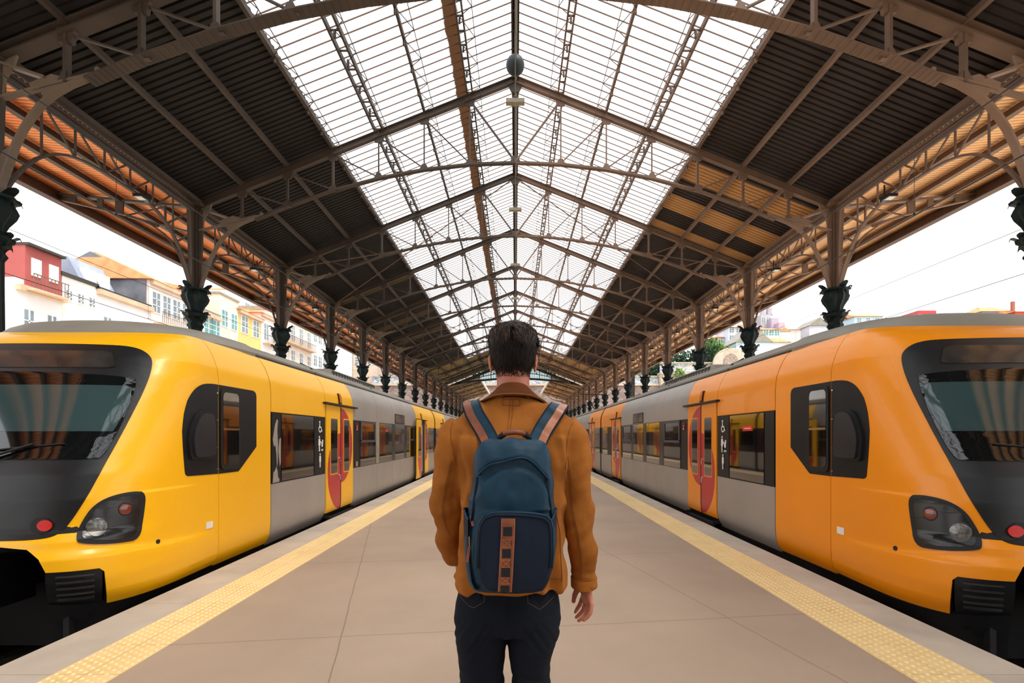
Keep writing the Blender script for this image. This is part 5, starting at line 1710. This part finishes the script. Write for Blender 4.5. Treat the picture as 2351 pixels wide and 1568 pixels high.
# ---- jeans
m = MB()
m.loft([ring(-.020, 1.69, .955, .160, .105), ring(-.024, 1.69, .90, .172, .115), ring(-.028, 1.688, .83, .186, .128), ring(-.028, 1.686, .78, .190, .13), ring(-.028, 1.688, .74, .184, .118)], True)
JL = {-1: [(-.118, 1.688, .80, .088, .118), (-.122, 1.688, .72, .092, .112), (-.121, 1.69, .64, .083, .098), (-.119, 1.69, .56, .077, .088), (-.121, 1.70, .48, .074, .084), (-.122, 1.71, .34, .072, .082), (-.124, 1.72, .2, .066, .076), (-.125, 1.72, .07, .066, .080)],
      1: [(.062, 1.688, .80, .090, .118), (.064, 1.688, .72, .090, .112), (.054, 1.69, .64, .075, .098), (.053, 1.69, .56, .067, .088), (.055, 1.70, .48, .066, .084), (.057, 1.71, .34, .066, .082), (.06, 1.72, .2, .062, .076), (.061, 1.72, .07, .064, .080)]}
for sg in (-1, 1):
    m.loft([ring(x, y, z, rx, ry, 2.2) for x, y, z, rx, ry in JL[sg]])
je = remesh(m, .006, 4)
def fj(p, n):
    k = math.exp(-((p.z - .55) / .07) ** 2)
    d = .005 * mn.noise(Vector((p.x * 9, p.y * 9, p.z * 5)))
    d += k * .010 * mn.noise(Vector((p.x * 12 + p.z * 8, p.y * 10, p.z * 34)))
    c = math.exp(-((p.z - .74) / .05) ** 2)
    d += c * .006 * mn.noise(Vector((p.x * 10, p.y * 10, p.z * 40 + abs(p.x + .03) * 60)))
    return d
displace(je, fj)
JB = bvh(je); rebase(je, LOC)
jeans = link('jeans', je, M['denim'], prs, True)
def proj(B, x, z, off=.0015, y0=.6):
    h = B.ray_cast(Vector((x, y0, z)), Vector((0, 1, 0)))
    if h[0] is None: return None
    return h[0] - Vector((0, off, 0))
def seam(B, pts, r_, mat, par, name='seam', off=.001, step=.008):
    """thin stitched line laid on the surface through x,z points"""
    P = []
    for (x0, z0), (x1, z1) in zip(pts[:-1], pts[1:]):
        n_ = max(1, int(math.hypot(x1 - x0, z1 - z0) / step))
        for i in range(n_):
            q = proj(B, x0 + (x1 - x0) * i / n_, z0 + (z1 - z0) * i / n_, off)
            if q: P.append(q)
    q = proj(B, *pts[-1], off)
    if q: P.append(q)
    if len(P) > 2:
        m = MB(); m.tube(P, r_, 5); return m.build(name, mat, par, fix=False)
def w2(x, y, Y=1.57):
    p = at(x, y, Y); return (p.x, p.z)
for pk in ([(1048, 1378), (1050, 1382), (1075, 1396), (1088, 1398), (1112, 1382), (1112, 1352)], [(1212, 1352), (1212, 1385), (1240, 1402), (1275, 1382), (1276, 1352)]):
    seam(JB, [w2(*q) for q in pk], .0008, M['jean_stitch'], jeans, 'pocket_stitching')
seam(JB, [w2(1165, 1372), w2(1166, 1400), w2(1167, 1425)], .0015, M['denim'], jeans)
for a, b in ((1097, 1099), (1223, 1222)):
    m = MB(); q0, q1 = proj(JB, *w2(a, 1345), .004), proj(JB, *w2(b, 1375), .004)
    if q0 and q1: m.bar(q0, q1, .012, .004, (0, 1, 0)); m.build('belt_loop', M['denim'], jeans)

# ---- jacket
m = MB()
m.loft([ring(-.014, 1.69, .890, .187, .128, 2.5, 48), ring(-.013, 1.69, .93, .186, .128, 2.5, 48), ring(-.013, 1.69, 1.02, .176, .125, 2.4, 48), ring(-.014, 1.69, 1.12, .171, .126, 2.4, 48), ring(-.012, 1.69, 1.22, .178, .13, 2.4, 48),
        ring(-.010, 1.69, 1.32, .198, .132, 2.5, 48), ring(-.009, 1.69, 1.40, .207, .128, 2.5, 48), ring(-.008, 1.692, 1.445, .226, .112, 2.5, 48), ring(-.008, 1.695, 1.475, .214, .10, 2.4, 48), ring(-.008, 1.698, 1.503, .178, .090, 2.3, 48), ring(-.008, 1.70, 1.535, .130, .080, 2.1, 48), ring(-.008, 1.70, 1.572, .078, .070, 2.1, 48)])
m.tube([(.165, 1.69, 1.455), (.198, 1.695, 1.41), (.208, 1.695, 1.34), (.212, 1.69, 1.26), (.225, 1.69, 1.17), (.238, 1.695, 1.09), (.248, 1.71, 1.01), (.253, 1.725, .945), (.253, 1.733, .895), (.253, 1.737, .868)],
       [.062, .070, .069, .063, .058, .054, .050, .047, .047, .045], 28)
m.tube([(-.18, 1.69, 1.455), (-.212, 1.695, 1.41), (-.226, 1.70, 1.34), (-.236, 1.70, 1.26), (-.246, 1.71, 1.18), (-.250, 1.735, 1.11), (-.245, 1.775, 1.04), (-.236, 1.81, .985), (-.228, 1.83, .945)],
       [.062, .070, .068, .061, .055, .053, .049, .045, .043], 28)
# flared left front corner of the hem
m.loft([ring(-.125, 1.72, .99, .07, .085, 2.2, 32), ring(-.142, 1.725, .94, .075, .09, 2.2, 32), ring(-.152, 1.73, .912, .074, .090, 2.2, 32)])
jk = remesh(m, .0055, 3)
def fk(p, n):
    ax = abs(p.x + .01)
    d = .008 * mn.noise(Vector((p.x * 8, p.y * 8, p.z * 4)))
    ws = min(1, max(0, (1.44 - p.z) / .12)) * min(1, max(0, (ax - .17) / .035))
    e = math.exp(-((p.z - 1.14) / .10) ** 2)
    q = mn.noise(Vector((p.x * 9 + p.z * 5, p.y * 7, p.z * 9 - p.x * 10)))
    q2 = mn.noise(Vector((p.x * 14 - p.z * 16, p.y * 12 + 4, p.z * 17)))
    sl = (.010 + .009 * e) * q + (.005 + .006 * e) * q2
    sl += math.exp(-((p.z - .90) / .04) ** 2) * .0025 * math.sin(p.z * 190 + p.x * 40)
    sl += math.exp(-((p.z - 1.36) / .07) ** 2) * .012 * mn.noise(Vector((p.x * 20, p.y * 7, p.z * 6)))
    w_ = math.exp(-((ax - .15) / .05) ** 2) * (1 if p.z < 1.42 else .4)
    bk_ = w_ * .024 * (1 - 2.4 * abs(mn.noise(Vector((p.x * 17 + 3, p.y * 6, p.z * 6 + p.x * 8)))))
    bk_ += .009 * mn.noise(Vector((p.x * 13, 2, p.z * 13)))
    if p.z > 1.36: bk_ += min(1, (p.z - 1.36) / .03) * .008 * mn.noise(Vector((p.x * 13 + 8, p.y * 4, p.z * 9)))
    if p.z < .95: bk_ += .002 * math.sin(p.x * 60 + 1.3) * (1 - (p.z - .86) / .09)
    d += sl * ws + bk_ * (1 - ws)
    return d
displace(jk, fk, 3)
KB = bvh(jk); rebase(jk, LOC)
jacket = link('jacket', jk, M['jacket'], prs, True)
# collar
def conering(rx, ry, z, cy=1.70, tilt=.0, N=48):
    out = []
    for k in range(N):
        a = 2 * PI * k / N
        # dips at the sides, rises at the back
        out.append((-.008 + rx * math.cos(a), cy + ry * math.sin(a), z - .028 * abs(math.cos(a)) ** 3 - .03 * max(0, math.sin(a))))
    return out
m = MB()
m.loft([conering(.122, .096, 1.560), conering(.124, .098, 1.565), conering(.102, .086, 1.581), conering(.084, .078, 1.594), conering(.0725, .074, 1.605), conering(.0695, .072, 1.608), conering(.067, .070, 1.602), conering(.066, .069, 1.575), conering(.09, .08, 1.555)], False)
cl = m.build('collar', M['collar'], jacket, True)
m = MB(); m.tube(conering(.1235, .0975, 1.5665) + conering(.1235, .0975, 1.5665)[:1], .0012, 5, False); m.build('stitching', M['stitch_light'], cl, fix=False)
# seams
def js(pts, r_=.0009, mt='stitch', nm='seam'):
    seam(KB, [w2(*q) for q in pts], r_, M[mt], jacket, nm)
js([(1178, 912), (1176, 950), (1170, 990)]); js([(1171, 912), (1169, 950), (1164, 990)], .0007)
js([(1153, 914), (1153, 928), (1194, 929), (1194, 914), (1153, 914)], .0010)
js([(1322, 968), (1312, 985), (1306, 1010), (1303, 1045), (1300, 1080)]); js([(1034, 955), (1028, 985), (1030, 1010), (1036, 1040), (1042, 1070)])
js([(1304, 1050), (1312, 1110), (1318, 1180), (1330, 1240), (1340, 1290), (1342, 1355)]); js([(1308, 1050), (1316, 1110), (1322, 1180), (1334, 1240), (1344, 1290), (1346, 1355)], .0009)
js([(1030, 1060), (1018, 1110), (1005, 1170), (1008, 1210), (1020, 1250)]); js([(1034, 1060), (1022, 1110), (1009, 1170), (1012, 1210)], .0009)
js([(1262, 1100), (1288, 1230), (1292, 1340)], .0012)
js([(1254, 1334), (1275, 1334), (1290, 1333)], .0010); 
# cuffs: stitched hem bands
for pts, r_, nm in (([(.2525, 1.731, .905), (.253, 1.737, .866)], .0485, 'cuff'), ([(-.234, 1.818, .972), (-.228, 1.832, .944)], .046, 'cuff')):
    m = MB(); a, b = Vector(pts[0]), Vector(pts[1]); d = (b - a).normalized()
    m.tube([a, a + d * .003, b - d * .003, b, b - d * .002], [r_ - .002, r_, r_ - .001, r_ - .004, r_ - .012], 32, False); m.build(nm, M['jacket'], jacket, 'auto')

# shoes
for sg in (-1, 1):
    x = LEG[sg][-1][0]
    m = MB()
    def sole(z_, s_):
        out = []
        for k in range(32):
            a = 2 * PI * k / 32
            out.append((x + sg * .006 + (.047 + .004 * math.sin(a)) * s_ * math.cos(a), 1.765 + .145 * s_ * math.sin(a), z_))
        return out
    m.loft([sole(0, 1), sole(.022, 1.02), sole(.026, .97)])
    so = m.build('shoe', M['shoe'], prs, 'auto')
    m = MB(); m.loft([sole(.024, .96), sole(.045, .93), [(p[0], p[1] * .75 + 1.72 * .25, .075) for p in sole(.075, .8)], [(x + (p[0] - x) * .9, 1.715 + (p[1] - 1.765) * .38, .11) for p in sole(.1, .9)]])
    m.build('upper', M['shoe'], so, 'auto')

# ------------------------------------------------------------------ backpack
bp = thing('backpack', 'blue canvas backpack with brown leather strip, worn on the man\'s back', 'backpack', (-.012, 1.47, .95))
BL = bp.location.copy()
BR = [(.950, -.024, .098, .060), (.956, -.024, .112, .074), (.985, -.022, .126, .088), (1.03, -.020, .134, .094), (1.10, -.017, .142, .097), (1.19, -.012, .134, .095), (1.30, -.008, .123, .090), (1.355, -.006, .116, .083), (1.385, -.005, .108, .072), (1.402, -.004, .096, .056), (1.411, -.004, .076, .036)]
m = MB(); m.loft([ring(c, 1.468, z, a, b, 3.4, 56) for z, c, a, b in BR])
bk = remesh(m, .005, 3)
def fb(p, n):
    d = .003 * mn.noise(Vector((p.x * 12, p.y * 10, p.z * 9)))
    if n.y < -.2 and p.z > 1.20:
        d += .016 * (.4 - abs(mn.noise(Vector((p.x * 9 + p.z * 5, 1.7, p.z * 10 - p.x * 4))))) + .0035 * mn.noise(Vector((p.x * 30, 0, p.z * 22)))
        d -= .008 * math.exp(-((p.z - (1.335 - .9 * (p.x + .01) ** 2 * 6)) / .012) ** 2) * (1 if abs(p.x) < .1 else 0)
    return d
displace(bk, fb)
PB = bvh(bk); rebase(bk, BL)
body_ = link('main_compartment', bk, M['pack_blue'], bp, True)
def wb2(x, y, Y=1.375):
    p = at(x, y, Y); return (p.x, p.z)
# hood flap over the top opening
def hug(B, x, z, off):
    q = proj(B, x, z, off)
    return q
m = MB()
NXh, NZh = 26, 8
gridf = []
for j in range(NZh + 1):
    row = []
    for i in range(NXh + 1):
        u_ = -1 + 2 * i / NXh
        zl = 1.355 - .055 * abs(u_) ** 2.6 + .006 * math.sin(u_ * 5)
        zt = 1.403 - .012 * abs(u_) ** 3
        z = zl + (zt - zl) * j / NZh
        x = -.006 + u_ * (.104 - .014 * (j / NZh))
        q = hug(PB, x, z, .009 if j > 0 else .006)
        if q is None: q = Vector((x, 1.42, z))
        row.append(q)
    gridf.append(row)
vs = [p for r_ in gridf for p in r_]; W_ = NXh + 1
m.add(vs + [v + Vector((0, .008, 0)) for v in vs], [(j * W_ + i, j * W_ + i + 1, (j + 1) * W_ + i + 1, (j + 1) * W_ + i) for j in range(NZh) for i in range(NXh)] +
      [(i, W_ * (NZh + 1) + i, W_ * (NZh + 1) + i + 1, i + 1) for i in range(NXh)])
flap = m.build('top_flap', M['pack_blue'], bp, True, fix=False)
m = MB(); m.tube([p - Vector((0, .002, .001)) for p in gridf[0]], .0032, 8); m.build('piping', M['pack_blue'], flap, True, fix=False)
# zip arch below the flap running down both sides
zp = [(-.119, 1.17), (-.114, 1.22), (-.108, 1.26), (-.103, 1.30)]
for sg in (-1, 1):
    P = [proj(PB, -.010 + sg * (abs(x)), z, .002) for x, z in zp]
    P = [p for p in P if p]
    m = MB(); m.tube(P, .0035, 8); m.build('zip', M['pack_navy'], bp, True, fix=False)
# front pocket
m = MB()
def frring(s_, yo):
    """rounded arch outline of the front pocket, seen from behind the man"""
    pts = []
    cx_ = -.016
    base = [(-.112, 1.0), (-.118, 1.04), (-.119, 1.09), (-.116, 1.145), (-.110, 1.174), (-.096, 1.194), (-.07, 1.202), (-.03, 1.203), (.01, 1.202), (.05, 1.199), (.084, 1.193), (.098, 1.180), (.104, 1.155), (.106, 1.09), (.101, 1.04), (.092, 1.0), (.076, .973), (.04, .964), (0, .962), (-.04, .964), (-.09, .974)]
    for x, z in base:
        pts.append((cx_ + (x - cx_ + .006) * s_, yo, 1.085 + (z - 1.085) * s_))
    return pts
m.loft([frring(1.0, 1.40), frring(1.0, 1.372), frring(.975, 1.355), frring(.93, 1.347), frring(.6, 1.343), frring(.1, 1.342)])
fp = remesh(m, .005, 2)
displace(fp, lambda p, n: .0035 * mn.noise(Vector((p.x * 14, 5, p.z * 9))))
FB = bvh(fp); rebase(fp, BL)
pocket = link('front_pocket', fp, M['pack_navy'], bp, True)
for s_, r_, mt in ((.985, .0042, 'pack_blue'), (.93, .0022, 'pack_navy')):
    o_ = frring(s_, 1.357 if s_ > .95 else 1.345)
    m = MB(); m.tube(o_[1:15], r_, 8); m.build('zip', M[mt], pocket, True, fix=False)
# leather strip with black windows
strip = [(1167, 1190), (1166, 1230), (1164, 1270), (1162, 1310), (1160, 1340), (1159, 1358)]
SP_ = [proj(FB, *wb2(x, y, 1.345), .003) for x, y in strip]
SP_ = [p for p in SP_ if p]
m = MB(); m.ribbon(SP_, [(1, 0, 0)] * len(SP_), .0405, .004); ls = m.build('leather_strip', M['leather'], bp, 'auto', fix=True)
def on_strip(y):
    q = proj(FB, *wb2(1167 - (y - 1190) * .047, y, 1.345), .0056); return q
for y in (1219, 1269, 1312, 1350):
    q = on_strip(y)
    if q:
        h = .0125 if y < 1340 else .009
        m = MB(); m.box((q.x - .0125, q.y - .001, q.z - h), (q.x + .0125, q.y + .001, q.z + h)); m.build('webbing_window', M['black_web'], ls)
for y in (1246, 1292, 1331):
    q = on_strip(y)
    if q:
        m = MB(); a, h = .0125, .0085 if y > 1300 else .0105
        cs = [(-a, -h), (a, -h), (a, h), (-a, h), (-a, -h), (a, h), (a, -h), (-a, h)]
        for (x0, z0), (x1, z1) in zip(cs[:-1], cs[1:]):
            m.bar((q.x + x0, q.y - .001, q.z + z0), (q.x + x1, q.y - .001, q.z + z1), .0009, .0009)
        m.build('box_stitching', M['leather_pale'], ls, fix=False)
m = MB()
for sg in (-1, 1):
    m.tube([p + Vector((sg * .0185, -.0022, 0)) for p in SP_], .0006, 4)
m.build('edge_stitching', M['leather_pale'], ls, fix=False)
# side pockets
for sg in (-1, 1):
    m = MB(); cx_ = -.016
    rings = []
    for z, o_ in ((.965, .112), (1.0, .128), (1.08, .138), (1.15, .139), (1.185, .139)):
        rings.append([(cx_ + sg * (o_ + .006 * math.cos(a)) - sg * .016 * abs(math.sin(a)), 1.465 + .078 * math.sin(a), z + .01 * math.cos(a * 2)) for a in [-PI / 2 + PI * i / 14 for i in range(15)]])
    m.loft(rings, caps=False, closed=False)
    m.loft([[(p[0] - sg * .006, p[1], p[2]) for p in r_] for r_ in rings], caps=False, closed=False)
    sp_ = m.build('side_pocket', M['pack_navy'], bp, True, fix=False)
    m = MB(); m.tube(rings[-1], .003, 8); m.build('hem', M['pack_blue'], sp_, True, fix=False)
# zip puller
p = wb2(1076, 1250, 1.37)
m = MB(); m.tube([(p[0], 1.385, 1.125), (p[0] + .002, 1.372, 1.100)], .0015, 6); q = m.build('zip_slider', M['stitch_light'], bp)
m = MB(); m.bar((p[0] + .002, 1.370, 1.100), (p[0] - .004, 1.366, 1.055), .008, .004, (0, 1, 0)); m.build('leather_puller', M['leather'], q)
m = MB(); m.bar((-.132, 1.40, 1.185), (-.124, 1.392, 1.155), .010, .004, (0, 1, 0)); m.build('leather_tab', M['leather'], bp)
# grab handle
m = MB(); m.tube([(-.038, 1.46, 1.425), (-.030, 1.455, 1.431), (0, 1.453, 1.434), (.022, 1.455, 1.431), (.031, 1.46, 1.425)], .0085, 12); gh = m.build('grab_handle', M['leather'], bp, True)
for sg in (-1, 1):
    m = MB(); m.tube([(-.003 + sg * .032, 1.457, 1.427), (-.003 + sg * .045, 1.468, 1.418), (-.003 + sg * .052, 1.49, 1.400)], [.010, .009, .007], 10); m.build('handle_end', M['black_web'], gh, True)
# shoulder straps
def on_back(x, z, off):
    q = proj(KB, x, z, off)
    return q if q else Vector((x, 1.57, z))
for sg in (-1, 1):
    if sg < 0:
        base = [(-.076, 1.392), (-.094, 1.425), (-.116, 1.460), (-.136, 1.492)]
        over = [(-.150, 1.620, 1.522), (-.158, 1.665, 1.538), (-.162, 1.705, 1.535), (-.160, 1.755, 1.505), (-.150, 1.800, 1.45), (-.146, 1.832, 1.36), (-.145, 1.838, 1.2)]
    else:
        base = [(.066, 1.392), (.084, 1.425), (.104, 1.458), (.124, 1.487)]
        over = [(.142, 1.620, 1.512), (.156, 1.665, 1.527), (.162, 1.705, 1.525), (.160, 1.755, 1.495), (.150, 1.800, 1.45), (.142, 1.832, 1.36), (.141, 1.838, 1.2)]
    P = [on_back(x, z, .012) for x, z in base]
    P[0].y = min(P[0].y, 1.50)
    P += [Vector(q) for q in over]
    sides = [(1, 0, .28 * -sg)] * 4 + [(1, .0, -.2 * sg)] * 3 + [(1, 0, 0)] * 4
    sides = [tuple(Vector((.82, 0, .55 * -sg))) if i < 4 else (.95, 0, -.3 * sg) if i < 6 else (1, 0, 0) for i in range(len(P))]
    # refine by Catmull-Rom
    def cr(P, k=4):
        out = []
        for i in range(len(P) - 1):
            a = P[max(i - 1, 0)]; b = P[i]; c = P[i + 1]; d = P[min(i + 2, len(P) - 1)]
            for j in range(k):
                t_ = j / k
                out.append(.5 * ((2 * b) + (c - a) * t_ + (2 * a - 5 * b + 4 * c - d) * t_ ** 2 + (3 * b - a - 3 * c + d) * t_ ** 3))
        return out + [P[-1]]
    Pf = cr(P); Sf = cr([Vector(s_) for s_ in sides])
    m = MB(); m.ribbon(Pf, Sf, .060, .010); st_ = m.build('shoulder_strap', M['pack_blue'], bp, 'auto')
    def offs(P, S, w_, n_):
        out = []
        for i, p_ in enumerate(P):
            d = (P[min(i + 1, len(P) - 1)] - P[max(i - 1, 0)]).normalized()
            a = (S[i] - d * S[i].dot(d)).normalized(); nn = d.cross(a).normalized()
            if nn.y > 0 and i < 14: nn = -nn
            elif nn.z < 0 and i >= 14 and i < 26: nn = -nn
            out.append(p_ + a * w_ + nn * n_)
        return out
    cut = 25
    lp = offs(Pf, Sf, sg * .0125, .0062)[:cut]
    m = MB(); m.ribbon(lp, Sf[:cut], .026, .003); m.build('leather_patch', M['leather_pale' if sg > 0 else 'leather'], st_, 'auto')
    for e in (-1, 1):
        m = MB(); m.tube(offs(Pf, Sf, e * .029, .003), .0035, 6); m.build('piping', M['pack_navy'], st_, True, fix=False)
